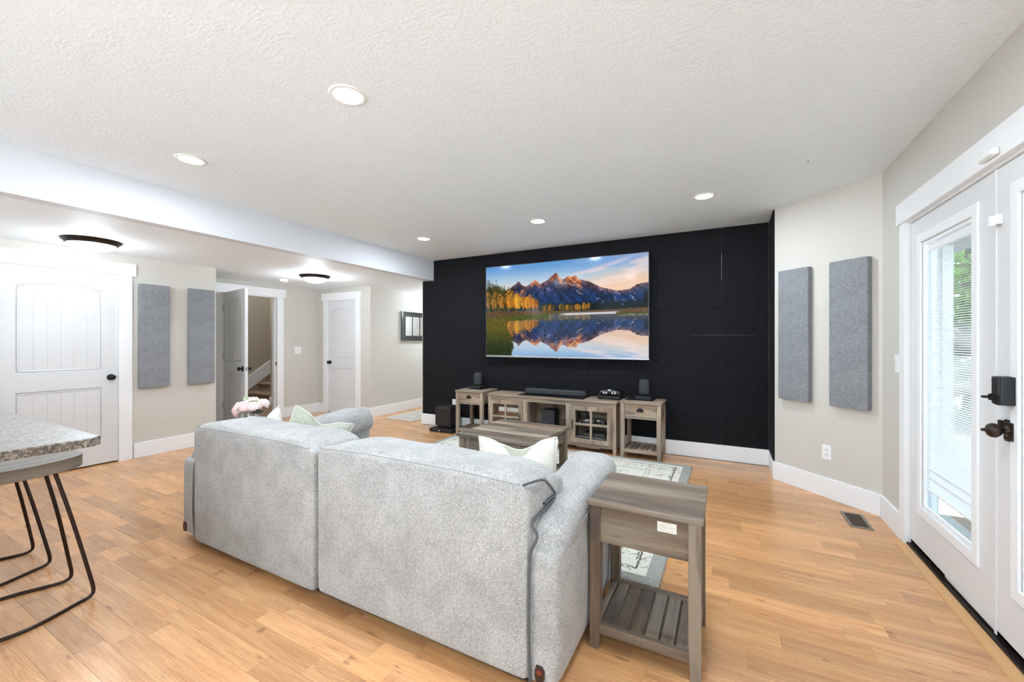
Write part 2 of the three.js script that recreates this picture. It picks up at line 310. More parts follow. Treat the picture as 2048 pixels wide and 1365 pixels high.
// baseboards
const base = (name, list) => struct(name, list, M.white);
base('baseboard_back', [bb(XE - 0.012, XC, 0, 0.158, ZT - 0.1, ZT + 0.016, 0.003), bb(XC - 0.016, XC, 0, 0.1584, ZT + 0.002, ZC + 0.004, 0.003)]);
base('baseboard_diagonal', [alongDiagonal(bb(-0.004, DL, 0, 0.1576, -0.005, 0.016, 0.003))]);
base('baseboard_right', [bb(XR - 0.016, XR + 0.01, 0, 0.1582, ZD - 0.01, -3.39, 0.003), bb(XR - 0.016, XR + 0.01, 0, 0.158, -1.44, ZBACK, 0.003)]);
base('baseboard_left', [bb(XL - 0.01, XL + 0.016, 0, 0.158, ZA, -1.94, 0.003), bb(XL - 0.01, XL + 0.016, 0, 0.158, -0.88, ZBACK, 0.003)]);
base('baseboard_alcove', [bb(XA - 0.01, XA + 0.016, 0, 0.158, ZH, -4.11, 0.003), bb(XA - 0.01, XA + 0.016, 0, 0.158, -3.11, ZA, 0.003)]);
base('baseboard_hall', [bb(XA, -6.25, 0, 0.158, ZH - 0.01, ZH + 0.016, 0.003), bb(-5.35, XH + 0.016, 0, 0.158, ZH - 0.01, ZH + 0.016, 0.003), bb(XH - 0.01, XH + 0.0158, 0, 0.1582, -8, ZH + 0.014, 0.003)]);
base('baseboard_rear', [bb(XL, XR, 0, 0.158, ZBACK - 0.016, ZBACK + 0.01, 0.003)]);

// door casings: local x along the wall, wall face at local z = 0; opening from 0 to w
function casing(name, w, h, pos, turn, cw = 0.1, sill) {
  const t = structGroup(name); t.position.set(...pos); t.rotation.y = turn;
  for (const [a, b] of [[-cw, 0.006], [w - 0.006, w + cw]]) mesh('side_casing', [bb(a, b, 0, h, -0.004, 0.02, 0.002)], M.white, t);
  mesh('head_casing', [bb(-cw - 0.03, w + cw + 0.03, h, h + 0.13, -0.004, 0.028, 0.002)], M.white, t);
  mesh('jamb', [bb(-0.016, 0.004, 0, h, -0.125, 0.001), bb(w - 0.004, w + 0.016, 0, h, -0.125, 0.001), bb(-0.016, w + 0.016, h - 0.012, h + 0.01, -0.125, 0.001), bb(0.004, 0.016, 0, h, -0.06, -0.042), bb(w - 0.016, w - 0.004, 0, h, -0.06, -0.042)], M.white, t);
  return t;
}
// moulded two-panel door with an arched top panel and plank grooves; front face at local z = 0
const boardsIn = (x0, x1, y0, y1, n, parent) => { const wv = (x1 - x0) / n; for (let i = 0; i < n; i++) mesh('panel_board', bb(x0 + i * wv + 0.0009, x0 + (i + 1) * wv - 0.0009, y0, y1, -0.016, -0.009, 0.002), M.doorwhite, parent); };
function leaf(parent, w, h, n = 6) {
  const l = mesh('leaf', [bb(0, w, 0.014, h, -0.036, -0.012)], M.doorwhite, parent);
  const st = w * 0.155, a = st, b = w - st, k = h / 1.93, s = rectPath(THREE.Shape, 0, w, 0.014, h), up = new THREE.Path(), y0 = 0.965 * k, y1 = 1.755 * k, top = 1.815 * k;
  up.moveTo(a, y0); up.lineTo(b, y0); up.lineTo(b, y1); up.quadraticCurveTo((a + b) / 2, top + (top - y1), a, y1); up.closePath();
  s.holes.push(up, rectPath(THREE.Path, a, b, 0.25 * k, 0.785 * k));
  mesh('panel_frame', extr(s, 0.013, 0.0035, 16).translate(0, 0, -0.013), M.doorwhite, l);
  // raised moulding ring inside each opening
  const ring = (pts) => tube(pts, 0.0095, 80, 6, true, 0.02);
  mesh('moulding', [ring([[a + 0.016, y0 + 0.016, -0.0135], [b - 0.016, y0 + 0.016, -0.0135], [b - 0.016, y1 - 0.004, -0.0135], [(a * 1 + b * 3) / 4, y1 + (top - y1) * 0.72 - 0.014, -0.0135], [(a + b) / 2, top - 0.014, -0.0135], [(a * 3 + b) / 4, y1 + (top - y1) * 0.72 - 0.014, -0.0135], [a + 0.016, y1 - 0.004, -0.0135]]), ring([[a + 0.016, 0.25 * k + 0.016, -0.0135], [b - 0.016, 0.25 * k + 0.016, -0.0135], [b - 0.016, 0.785 * k - 0.016, -0.0135], [a + 0.016, 0.785 * k - 0.016, -0.0135]])], M.doorwhite, l);
  boardsIn(a + 0.02, b - 0.02, 0.25 * k + 0.01, 0.785 * k - 0.01, n, l); boardsIn(a + 0.02, b - 0.02, y0 + 0.01, top, n, l);
  return l;
}
const knobShape = () => lathe([[0, 0.062], [0.014, 0.061], [0.024, 0.054], [0.0275, 0.044], [0.024, 0.034], [0.013, 0.027], [0.011, 0.012], [0.026, 0.009], [0.031, 0.004], [0.031, 0]], 28).rotateX(Math.PI / 2);
const hinge = (parent, x, y) => mesh('hinge', [new THREE.CylinderGeometry(0.007, 0.007, 0.095, 10).translate(x, y, 0.006), bb(x - 0.022, x + 0.022, y - 0.045, y + 0.045, -0.002, 0.003)], M.hardware, parent);

casing('trim_2', 0.825, 1.93, [XL, 0, -1.0], Math.PI / 2);
{ const d = structGroup('door_1'); d.position.set(XL - 0.004, 0, -1.005); d.rotation.y = Math.PI / 2; leaf(d, 0.815, 1.918); mesh('door_knob', knobShape().translate(0.757, 0.878, 0), M.hardware, d); }
casing('trim_3', 0.8, 1.95, [XA, 0, -3.212], Math.PI / 2);
{
  const d = structGroup('door_2'); d.position.set(XA + 0.012, 0, -3.214); d.rotation.y = -0.165; leaf(d, 0.785, 1.945);
  mesh('door_knob', [knobShape().translate(0.715, 0.88, 0), bb(0.69, 0.74, 0.845, 0.915, -0.002, 0.006, 0.002)], M.hardware, d); mesh('door_knob', knobShape().rotateY(Math.PI).translate(0.715, 0.88, -0.036), M.hardware, d);
  mesh('latch_plate', [bb(0.783, 0.7865, 0.855, 0.905, -0.03, -0.006)], M.silver, d);
  for (const y of [0.33, 1.03, 1.72]) hinge(d, -0.006, y);
}
mesh('strike_plate', [bb(XA - 0.03, XA - 0.006, 0.855, 0.91, -4.0155, -4.006)], M.hardware, scene.getObjectByName('trim_3')).position.set(0, 0, 0);
{ const t = scene.getObjectByName('trim_3'), s = t.children.at(-1); t.updateMatrixWorld(); s.applyMatrix4(t.matrixWorld.clone().invert()); }
casing('trim_4', 0.705, 1.945, [-6.148, 0, ZH], 0);
{ const d = structGroup('door_3'); d.position.set(-6.144, 0, ZH - 0.006); leaf(d, 0.696, 1.932); mesh('door_knob', knobShape().translate(0.052, 0.88, 0), M.hardware, d); for (const y of [0.33, 1.03, 1.73]) hinge(d, 0.696, y); }

// stair room behind the open door
struct('floor_carpet', [bb(-9.1, XA - 0.055, -0.02, 0.012, -4.98, -2.85)], M.carpet);
struct('wall_stair', [bb(-9.12, -9.0, 0, 4, -8, -2.8), bb(-9.12, XA - 0.12, 0, 4, -2.9, -2.78), bb(-7.85, XA - 0.12, 0, 4, -4.92, -4.8), bb(-7.85, -7.73, 0, 4, -8, -4.92), bb(-9.1, -7.7, 1.6, 4, -7.9, -7.78), bb(XA - 0.13, XA - 0.1, LOW, 4, -4.9, -2.8)], M.stairwall);
struct('ceiling_stair', [bb(-9.1, XA, 4, 4.1, -8, -2.8)], M.ceiling);
base('baseboard_stair', [bb(-7.865, XA - 0.12, 0.012, 0.16, -4.81, -4.782, 0.003), bb(-9.01, -8.984, 0.012, 0.16, -4.9, -2.9, 0.003)]);
{
  const skirt = new THREE.Shape(); skirt.moveTo(4.72, 0.01); skirt.lineTo(7.7, 1.98); skirt.lineTo(7.7, 2.32); skirt.lineTo(4.72, 0.30); skirt.closePath();
  { const l = thing('stair_light', 'plain dome ceiling light over the carpeted stairs', 'ceiling light', [-8.3, 3.9, -4.2]); mesh('base_plate', lathe([[0, 0.1], [0.12, 0.1], [0.12, 0.06], [0.1, 0.05]], 32), M.bronze, l); mesh('glass_dome', lathe([[0, -0.03], [0.05, -0.022], [0.085, 0.005], [0.1, 0.05]], 32), M.domeglass, l); const p = new THREE.PointLight(LAMP, STAIR, 0, 2); p.position.set(0, -0.07, 0); p.shadow.radius = 4; l.add(p); }
  struct('trim_stair', [extr(skirt, 0.02, 0.003).rotateY(Math.PI / 2).translate(-9.0, 0, 0)], M.white);
  const t = thing('staircase', 'carpeted brown stairs rising behind the open white door', 'stairs', [-8.42, 0, -4.97]);
  for (let i = 0; i < 10; i++) mesh('step', [bb(-0.56, 0.56, 0.012, 0.175 * (i + 1) - 0.03, -0.26 * i - 0.3, -0.26 * i), bb(-0.56, 0.56, 0.175 * (i + 1) - 0.05, 0.175 * (i + 1), -0.26 * i - 0.29, -0.26 * i + 0.03, 0.022)], M.carpet, t);
}

// ---------------------------------------------------------------- french doors on the right wall
casing('trim_5', 1.76, 1.972, [XR, 0, -3.31], -Math.PI / 2, 0.075);
struct('trim_6', [(() => { const s = new THREE.Shape(); s.moveTo(0, 0); s.lineTo(0.085, 0); s.lineTo(0.085, 0.017); s.quadraticCurveTo(0.05, 0.02, 0.02, 0.012); s.quadraticCurveTo(0.004, 0.008, 0, 0); return extr(s, 1.95, 0).translate(0, 0, -3.37).translate(XR - 0.055, 0.0005, 0); })()], M.bamboo);
struct('trim_7', [bb(XR - 0.01, XR + 0.13, 0, 0.026, -3.31, -1.55, 0.003), bb(XR + 0.012, XR + 0.03, 0.02, 0.05, -3.31, -1.55)], M.bronze);
function frenchLeaf(name, z0, w, glassX0, glassX1) {
  const d = structGroup(name); d.position.set(XR + 0.012, 0, z0); d.rotation.y = -Math.PI / 2;
  const g0 = 0.285, g1 = 1.825, s = rectPath(THREE.Shape, 0, w, 0.034, 1.958); s.holes.push(rectPath(THREE.Path, glassX0, glassX1, g0, g1));
  const l = mesh('leaf', extr(s, 0.044, 0.003).translate(0, 0, -0.044), M.doorwhite, d);
  const fr = (a, b, c, e, o) => { const q = rectPath(THREE.Shape, a - o, b + o, c - o, e + o); q.holes.push(rectPath(THREE.Path, a, b, c, e)); return q; };
  mesh('glazing_frame', [extr(fr(glassX0 + 0.012, glassX1 - 0.012, g0 + 0.012, g1 - 0.012, 0.052), 0.011, 0.004).translate(0, 0, -0.001), extr(fr(glassX0 + 0.034, glassX1 - 0.034, g0 + 0.034, g1 - 0.034, 0.04), 0.01, 0.003).translate(0, 0, -0.012)], M.vinyl, l);
  for (let k = 0; k < 6; k++) mesh('screw_cover', new THREE.CylinderGeometry(0.004, 0.004, 0.002, 8).rotateX(Math.PI / 2).translate(glassX0 - 0.028, g0 + 0.12 + k * 0.26, 0.0105), M.plate, l);
  mesh('glass_pane', [bb(glassX0, glassX1, g0, g1, -0.0335, -0.0305)], M.tinted, d);
  const a = glassX0 + 0.04, b = glassX1 - 0.04;
  const bl = mesh('blind_headrail', [bb(a, b, g1 - 0.075, g1 - 0.035, -0.028, -0.013, 0.002)], M.vinyl, d);
  const slats = []; const sh = new THREE.Shape(); sh.moveTo(-0.006, 0); sh.quadraticCurveTo(0, 0.0016, 0.006, 0); sh.lineTo(0.006, -0.0004); sh.quadraticCurveTo(0, 0.0012, -0.006, -0.0004); sh.closePath();
  const slat = new THREE.ExtrudeGeometry(sh, { depth: b - a, bevelEnabled: false, curveSegments: 4 }).rotateY(Math.PI / 2).rotateX(0.36);
  for (let y = g1 - 0.085; y > g0 + 0.14; y -= 0.0118) slats.push(slat.clone().translate(a, y, -0.0205));
  mesh('blind_slats', slats, M.slat, bl).userData.kind = 'stuff';
  for (const y of [g0 + 0.128, g0 + 0.198, g0 + 0.245]) mesh('blind_rail', [bb(a, b, y - 0.005, y + 0.005, -0.0275, -0.0135, 0.002)], M.vinyl, bl);
  return d;
}
frenchLeaf('door_4', -3.303, 0.868, 0.145, 0.715);
{
  const d = frenchLeaf('door_5', -2.43, 0.868, 0.155, 0.715);
  mesh('astragal', [bb(-0.006, 0.010, 0.03, 1.96, -0.004, 0.004, 0.002)], M.doorwhite, d);
  const L = mesh('lock_body', [(() => { const s = new THREE.Shape(); s.moveTo(-0.033, -0.05); s.quadraticCurveTo(0, -0.062, 0.033, -0.05); s.lineTo(0.033, 0.056); s.quadraticCurveTo(0, 0.062, -0.033, 0.056); s.closePath(); return extr(s, 0.05, 0.007); })(), bb(-0.036, 0.036, -0.052, 0.058, 0, 0.012, 0.003)], M.blackplastic, d); L.position.set(0.118, 1.05, 0);
  mesh('battery_cover', [bb(-0.006, 0.031, -0.018, 0.054, 0.047, 0.056, 0.004)], M.blackplastic, L);
  mesh('thumb_turn', [new THREE.CylinderGeometry(0.013, 0.015, 0.014, 20).rotateX(Math.PI / 2).translate(-0.012, -0.025, 0.055), bb(-0.018, -0.006, -0.03, -0.02, 0.055, 0.085, 0.004)], M.hardware, L);
  const K = mesh('knob_plate', [bb(-0.037, 0.037, -0.043, 0.043, 0, 0.009, 0.003), bb(-0.03, 0.03, -0.036, 0.036, 0.006, 0.014, 0.003)], M.bronzelight, d); K.position.set(0.112, 0.893, 0);
  mesh('door_knob', [lathe([[0, 0.078], [0.006, 0.0775], [0.008, 0.074], [0.02, 0.07], [0.028, 0.06], [0.0285, 0.048], [0.02, 0.036], [0.011, 0.03], [0.012, 0.018], [0.021, 0.015], [0.022, 0.01]], 32).rotateX(Math.PI / 2), bb(-0.003, 0.003, -0.006, 0.006, 0.074, 0.088, 0.002)], M.bronzelight, K);
  mesh('latch_tab', [bb(-0.075, -0.05, -0.005, 0.035, 0, 0.012, 0.004)], M.bronzelight, K);
}
// alarm contacts
{
  const s = thing('alarm_sensor', 'white alarm contact box on the head casing of the french doors', 'sensor', [XR - 0.028, 2.0, -2.36]);
  mesh('body', [bb(-0.022, 0, -0.014, 0.014, -0.055, 0.05, 0.006), bb(-0.026, -0.01, -0.012, 0.012, -0.03, 0.05, 0.005)], M.plate, s); mesh('end_cap', [bb(-0.023, -0.002, -0.013, 0.013, 0.05, 0.056, 0.003)], M.plate, s);
  const m = thing('alarm_magnet', 'small white magnet hanging on the seam between the french doors', 'sensor', [XR + 0.0, 1.742, -2.405]);
  mesh('body', [bb(-0.018, 0, -0.022, 0.022, -0.014, 0.008, 0.004)], M.plate, m); mesh('back_plate', [bb(-0.005, 0.012, -0.018, 0.022, 0.006, 0.026, 0.003)], M.plate, m);
}

// ---------------------------------------------------------------- outdoors, seen through the blinds
struct('ground_patio', [bb(-16, 16, -0.14, -0.1, ZBACK + 0.12, 14)], M.concrete);
struct('ground_side', [bb(XR + 0.14, 16, -0.14, -0.04, -20, ZBACK + 0.12)], std({ color: 0x8f8a82, roughness: 0.95 }));
{
  const w = structGroup('wall_outside');
  mesh('sheathing', [bb(1.0, 1.94, 0, 2.9, -5.8, -5.62)], M.siding, w);
  for (let i = 0; i < 17; i++) mesh('siding_board', bb(1.0, 1.94, 0.02 + i * 0.15, 0.168 + i * 0.15, -5.63, -5.6 + 0.004, 0.003).rotateX(0), M.siding, w);
  mesh('corner_board', [bb(1.905, 1.985, 0, 2.6, -5.64, -5.57, 0.004)], M.white, w);
  mesh('eave', [bb(1.0, 2.2, 2.2, 2.28, -6.2, -5.25), bb(1.0, 2.22, 2.24, 2.42, -5.26, -5.22)], M.soffit, w);
}
{
  const rockAt = (x, y, z, r, label) => {
    const g = new THREE.IcosahedronGeometry(1, 3), p = g.attributes.position, v = new THREE.Vector3(), o = rnd() * 50;
    for (let i = 0; i < p.count; i++) { v.fromBufferAttribute(p, i); const n = 0.78 + 0.35 * vn(v.x * 1.7 + o, v.y * 1.7 + v.z * 2.1 + o, 999, 999, 3) + 0.12 * vn(v.x * 5 + o, v.z * 5 - v.y * 4 + o, 999, 999, 5); p.setXYZ(i, v.x * n * r * 1.25, v.y * n * r * 0.72, v.z * n * r); }
    const m = mergeVertices((g.deleteAttribute('normal'), g.deleteAttribute('uv'), g), 1e-5); m.computeVertexNormals();
    const q = single('boulder', m, M.rock, label, 'boulder', 'boulders of the garden wall outside'); q.position.set(x, y, z); q.rotation.y = rnd() * 6;
  };
  let k = 0; const where = ['bottom', 'middle', 'top'];
  for (let j = 0; j < 3; j++) for (let i = 0; i < 4; i++) rockAt(1.5 + i * 1.02 + (j % 2) * 0.45, 0.2 + j * 0.53, -8.3 - j * 0.35, 0.43, 'pale sunlit boulder, ' + ['first', 'second', 'third', 'last'][i] + ' from the left in the ' + where[j] + ' row of the garden wall');
  // tree above the wall
  const t = thing('garden_tree', 'bright green leafy tree above the boulders outside the glass door', 'tree', [3.6, 1.3, -9.6]);
  mesh('trunk', [tube([[0, -1.4, 0], [0.05, 0, 0], [-0.05, 0.9, 0.1], [0.1, 1.8, 0]], 0.09, 20, 8)], M.bark, t);
  const lf = new THREE.BufferGeometry(); lf.setAttribute('position', new THREE.Float32BufferAttribute([0, 0, 0, 0.035, 0.05, 0.01, 0, 0.12, 0, 0, 0, 0, 0, 0.12, 0, -0.035, 0.05, 0.01], 3)); lf.computeVertexNormals();
  const inst = new THREE.InstancedMesh(lf, M.treeleaf, 9000), mt = new THREE.Matrix4(), qq = new THREE.Quaternion(), ee = new THREE.Euler(), cc = new THREE.Color();
  for (let i = 0; i < 9000; i++) {
    const a = rnd() * 6.283, b = Math.acos(rr(-1, 1)), r = Math.cbrt(rr(0.15, 1)), lump = 0.8 + 0.35 * vn(a * 2 + 3, b * 3, 99, 99, 8);
    ee.set(rr(-2, 2), rr(0, 6), rr(-2, 2)); qq.setFromEuler(ee);
    const s = rr(0.7, 1.5); mt.compose(new THREE.Vector3(Math.sin(b) * Math.cos(a) * 2.1 * r * lump, 1.0 + Math.cos(b) * 1.15 * r * lump, Math.sin(b) * Math.sin(a) * 1.5 * r * lump), qq, new THREE.Vector3(s, s, s)); inst.setMatrixAt(i, mt);
    cc.setRGB(rr(0.7, 1.1), rr(0.85, 1.1), rr(0.5, 0.9)); inst.setColorAt(i, cc);
  }
  inst.name = 'foliage'; inst.userData.kind = 'stuff'; inst.castShadow = inst.receiveShadow = true; t.add(inst);
}

// ---------------------------------------------------------------- lamps
function downlight(x, z, label) {
  const t = thing('recessed_light', label, 'ceiling light', [x, CEIL, z], 0, 'recessed lights in the white ceiling');
  mesh('trim_ring', lathe([[0.068, -0.002], [0.07, -0.006], [0.084, -0.0045], [0.088, 0.0], [0.088, 0.002]], 40), M.plate, t);
  mesh('lens', lathe([[0, -0.0035], [0.05, -0.0035], [0.069, -0.0025]], 40), M.lens, t);
  const l = new THREE.RectAreaLight(LAMP, DOWNLIGHT, 0.125, 0.125); l.position.set(0, -0.012, 0); l.rotation.x = -Math.PI / 2; t.add(l); return t;
}
downlight(-1.622, -1.37, 'largest recessed ceiling light, nearest the camera above the sofa');
downlight(-3.11, -1.375, 'oval recessed ceiling light nearest the white beam, above the door side');
downlight(-0.16, -3.69, 'recessed ceiling light in front of the right end of the black wall');
downlight(-1.656, -3.69, 'recessed ceiling light in front of the television');
downlight(-3.115, -3.705, 'smallest recessed ceiling light, beside the beam near the black wall');
downlight(-0.14, -1.37, 'recessed ceiling light above the french doors, beyond the top edge of the picture');
downlight(-1.62, 0.95, 'recessed ceiling light over the viewer, behind the camera');
function dome(x, z, label, power) {
  const t = thing('flush_light', label, 'ceiling light', [x, LOW, z], 0, 'bronze ringed flush ceiling lights');
  mesh('ring', lathe([[0.2, 0.0], [0.198, 0.0005], [0.19, -0.016], [0.182, -0.02], [0.172, -0.034], [0.163, -0.04], [0.158, -0.036], [0.158, 0]], 56), M.bronze, t);
  const pts = []; for (let i = 0; i <= 14; i++) { const a = i / 14 * Math.PI / 2; pts.push([0.16 * Math.sin(a), -0.036 - 0.062 * Math.cos(a)]); }
  mesh('glass_dome', lathe(pts, 56), M.domeglass, t);
  const l = new THREE.PointLight(LAMP, power, 0, 2); l.position.set(0, -0.13, 0); l.castShadow = true; l.shadow.radius = 5; t.add(l); return t;
}
dome(-5.0, -1.455, 'glowing dome ceiling light with bronze ring above the large white door', DOME);
dome(-5.0, -3.675, 'glowing dome ceiling light with bronze ring before the narrow hall door', FARDOME);
dome(-4.58, -6.3, 'glowing dome ceiling light down the hall past the black wall', SMALLDOME);
dome(-4.7, 0.9, 'glowing dome ceiling light behind the counter', DOME);
{
  const t = thing('smoke_detector', 'round white smoke detector on the low ceiling by the open door', 'smoke detector', [-5.72, LOW, -3.69]);
  mesh('base_plate', lathe([[0, 0], [0.062, 0], [0.062, 0.0005], [0.058, -0.012]], 32), M.plate, t); mesh('cover', lathe([[0.056, -0.01], [0.054, -0.026], [0.045, -0.034], [0, -0.036]], 32), M.plate, t);
  for (const [x, z, l] of [[-1.534, -3.26, 'tiny clear plastic hooks on the ceiling before the television'], [0.487, -3.27, 'tiny clear plastic hooks on the ceiling near the diagonal wall']]) {
    const h = thing('ceiling_hook', l, 'hook', [x, CEIL, z]);
    mesh('base_plate', [bb(-0.008, 0.008, -0.003, 0, -0.008, 0.008, 0.001)], M.plate, h);
    for (let k = 0; k < 3; k++) mesh('hook_arm', [tube([[0, -0.003, 0], [0.008, -0.014, 0], [0.02, -0.016, 0], [0.026, -0.008, 0]].map(([a, b]) => [a * Math.cos(k * 2.1), b, a * Math.sin(k * 2.1)]), 0.0028, 12, 6)], M.chrome, h);
  }
}

// ---------------------------------------------------------------- television
function tvPicture() {
  const w = 1536, h = 872, sky = [[-0.01, 0.36], [0.16, 0.271], [0.2, 0.225], [0.2325, 0.185], [0.255, 0.225], [0.2756, 0.242], [0.30, 0.236], [0.32, 0.205], [0.34, 0.181], [0.358, 0.195], [0.375, 0.231], [0.395, 0.215], [0.4155, 0.199], [0.445, 0.16], [0.48, 0.12], [0.49, 0.15], [0.504, 0.188], [0.526, 0.191], [0.55, 0.167], [0.575, 0.172], [0.5985, 0.163], [0.61, 0.2], [0.631, 0.217], [0.6685, 0.23], [0.733, 0.293], [0.78, 0.322], [0.835, 0.346], [0.87, 0.34], [0.9, 0.339], [0.93, 0.305], [0.959, 0.291], [1.01, 0.28]];
  const rid = []; for (let x = 0, i = 0; x < w; x++) { const u = x / w; while (i < sky.length - 2 && sky[i + 1][0] < u) i++; const [a, b] = [sky[i], sky[i + 1]]; rid.push(mix(a[1], b[1], clamp((u - a[0]) / (b[0] - a[0]))) + 0.014 * (fbm(u, 0.3, 70, 3, 4, 401) - 0.5) + 0.008 * (fbm(u, 0.3, 300, 3, 2, 411) - 0.5)); }
  const px = new Float32Array(w * h * 3), set = (x, y, c, a = 1) => { if (x < 0 || y < 0 || x >= w || y >= h) return; const i = (y * w + x) * 3; for (let k = 0; k < 3; k++) px[i + k] = mix(px[i + k], c[k], a); };
  const get = (x, y) => { x = clamp(Math.round(x), 0, w - 1); y = clamp(Math.round(y), 0, h - 1); const i = (y * w + x) * 3; return [px[i], px[i + 1], px[i + 2]]; };
  const dab = (x, y, rx, ry, c, a = 1) => { const x0 = Math.floor(x - rx), x1 = Math.ceil(x + rx), y0 = Math.floor(y - ry), y1 = Math.ceil(y + ry); for (let j = y0; j <= y1; j++) for (let i = x0; i <= x1; i++) { const q = ((i - x) / rx) ** 2 + ((j - y) / ry) ** 2; if (q < 1) set(i, j, c, a * (1 - q * q)); } };
  const tone = (c, k) => [c[0] * k, c[1] * k, c[2] * k];
  const SH = 0.534 * h;
  for (let y = 0; y < SH + 4; y++) for (let x = 0; x < w; x++) {   // sky and mountains
    const u = x / w, v = y / h; let c;
    if (v < rid[x]) {
      c = mix3([100, 156, 216], [190, 211, 228], sm(0.0, 0.22, v)); c = mix3(c, [250, 222, 186], sm(0.17, 0.34, v));
      const warm = sm(0.55, 1.0, u + 0.35 * (v - 0.1)); c = mix3(c, [246, 200, 168], 0.8 * warm * sm(0.07, 0.24, v)); c = mix3(c, [190, 184, 212], 0.6 * warm * (1 - sm(0.02, 0.15, v)));
      const cl = fbm(u * 0.5, v + u * 0.22, 6, 14, 4, 441); c = mix3(c, [250, 224, 212], 0.65 * sm(0.50, 0.66, cl) * sm(0.55, 0.8, u + v));
      c = mix3(c, [238, 216, 226], 0.6 * Math.exp(-(((v - 0.155 + (u - 0.62) * 0.42) / 0.018) ** 2)) * sm(0.6, 0.7, u) * (1 - sm(0.84, 0.94, u)));
    } else {
      const d = v - rid[x], wx = u + 0.05 * (fbm(u, v, 9, 7, 3, 449) - 0.5), rg = Math.abs(fbm(wx - v * 0.45, v * 0.5, 30, 10, 4, 451) - 0.5) * 2, rg2 = Math.abs(fbm(wx + v * 0.5, v * 0.5, 44, 12, 3, 455) - 0.5) * 2, lit = sm(0.08, 0.4, rg) * 0.6 + sm(0.06, 0.36, rg2) * 0.4;
      c = mix3([92, 76, 98], [44, 58, 104], sm(0.0, 0.12, d)); c = mix3(c, [24, 54, 100], sm(0.28, 0.42, v)); c = tone(c, 0.58 + 0.6 * lit);
      const peak = clamp(sm(0.03, 0.0, Math.abs(u - 0.478) - 0.026) * sm(0.1, 0.035, d) + sm(0.03, 0.0, Math.abs(u - 0.585) - 0.035) * sm(0.14, 0.05, d) + sm(0.02, 0.0, Math.abs(u - 0.342) - 0.018) * sm(0.07, 0.02, d));
      c = mix3(c, mix3([118, 58, 50], [244, 158, 98], lit), 0.92 * peak); c = mix3(c, tone([146, 96, 96], 0.6 + 0.6 * lit), 0.5 * sm(0.06, 0.0, d) * (1 - peak));
      const sn = fbm(wx - v * 0.8, v, 70, 34, 3, 457); if (sn > 0.68 && d > 0.012 && d < 0.15) c = mix3(c, [186, 180, 204], 0.6 * sm(0.68, 0.73, sn));
    }
    set(x, y, c);
  }
  // far forest, then the conifers and golden aspens on the left, each tree of dabs
  const conifer = (u, vb, ht, c) => { const x = u * w, yb = vb * h, H0 = ht * h; for (let k = 0; k < H0 * 1.1; k++) { const f = Math.pow(rnd(), 0.8), r = f * H0 * 0.19; dab(x + rr(-r, r), yb - H0 * (1 - f), rr(1.2, 2.6), rr(1.4, 3), tone(c, rr(0.5, 1.35)), 0.9); } };
  const aspen = (u, vb, ht, c) => { const x = u * w, yb = vb * h, H0 = ht * h; for (let k = 0; k < 4; k++) dab(x + rr(-1, 1), yb - H0 * 0.15 * k, 1.1, H0 * 0.1, [190, 170, 140], 0.6); for (let k = 0; k < H0 * 2.2; k++) { const f = rnd(), r = H0 * 0.2 * Math.sin(Math.PI * Math.pow(f, 0.7)) + 1, ox = rr(-r, r); dab(x + ox, yb - H0 * (0.18 + 0.82 * (1 - f)) , rr(1.4, 3.2), rr(1.4, 3), tone(c, (ox > 0 ? 0.75 : 1.08) * rr(0.62, 1.28)), 0.85); } };
  for (let i = 0; i < 300; i++) { const u = 0.34 + 0.66 * rnd(); conifer(u, 0.53, rr(0.06, 0.105), [18, 30, 26]); }
  for (let i = 0; i < 60; i++) { const u = rr(0.34, 0.68); aspen(u, 0.528, rr(0.045, 0.085), pick([[196, 132, 34], [96, 84, 30], [70, 66, 28], [150, 100, 30]])); }
  for (let i = 0; i < 900; i++) { const u = rr(-0.01, 0.365); dab(u * w, rr(0.40, 0.515) * h, rr(4, 9), rr(4, 9), tone([34, 40, 20], rr(0.5, 1.2)), 0.9); }
  for (let i = 0; i < 46; i++) { const u = rr(-0.01, 0.2), t = mix(0.40, 0.27, u / 0.2); conifer(u, 0.51, t * rr(0.7, 1.0), [40, 50, 20]); }
  for (let i = 0; i < 30; i++) { const u = rr(0.0, 0.16); aspen(u, 0.5, rr(0.26, 0.34) - u * 0.6, pick([[74, 68, 24], [58, 62, 22]])); }
  for (const [u, t] of [[0.073, 0.36], [0.03, 0.37], [0.012, 0.37]]) conifer(u, 0.5, t, [36, 46, 20]);
  for (let i = 0; i < 44; i++) { const u = rr(0.155, 0.36), t = mix(0.25, 0.13, (u - 0.155) / 0.205); aspen(u, 0.51, t * rr(0.6, 1.0), pick([[236, 158, 30], [214, 132, 24], [246, 176, 52], [190, 116, 24]])); }
  for (const [u, t] of [[0.015, 0.22], [0.07, 0.23], [0.105, 0.2], [0.12, 0.16], [0.052, 0.15], [0.17, 0.24], [0.26, 0.23], [0.31, 0.17]]) aspen(u, 0.505, t, [240, 156, 52]);
  for (let i = 0; i < 26; i++) conifer(rr(0.975, 1.01), 0.55, rr(0.12, 0.24), [16, 22, 24]);
  // water mirrors what stands above the shore
  for (let y = Math.floor(SH); y < h; y++) for (let x = 0; x < w; x++) {
    const u = x / w, v = y / h, my = 2 * 0.537 * h - y + 3 * (fbm(u, v, 40, 260, 2, 481) - 0.5); let c = get(x + 4 * (fbm(u, v, 120, 90, 2, 483) - 0.5), my);
    const blue = sm(0.95, 0.6, v); c = mix3(c, [70, 80, 118], 0.22 * blue); if (v > 0.86) c = mix3(c, [204, 208, 214], 0.18);
    c = mix3(c, [112, 110, 112], 0.55 * sm(0.67, 0.58, v) * sm(0.16, 0.4, u));
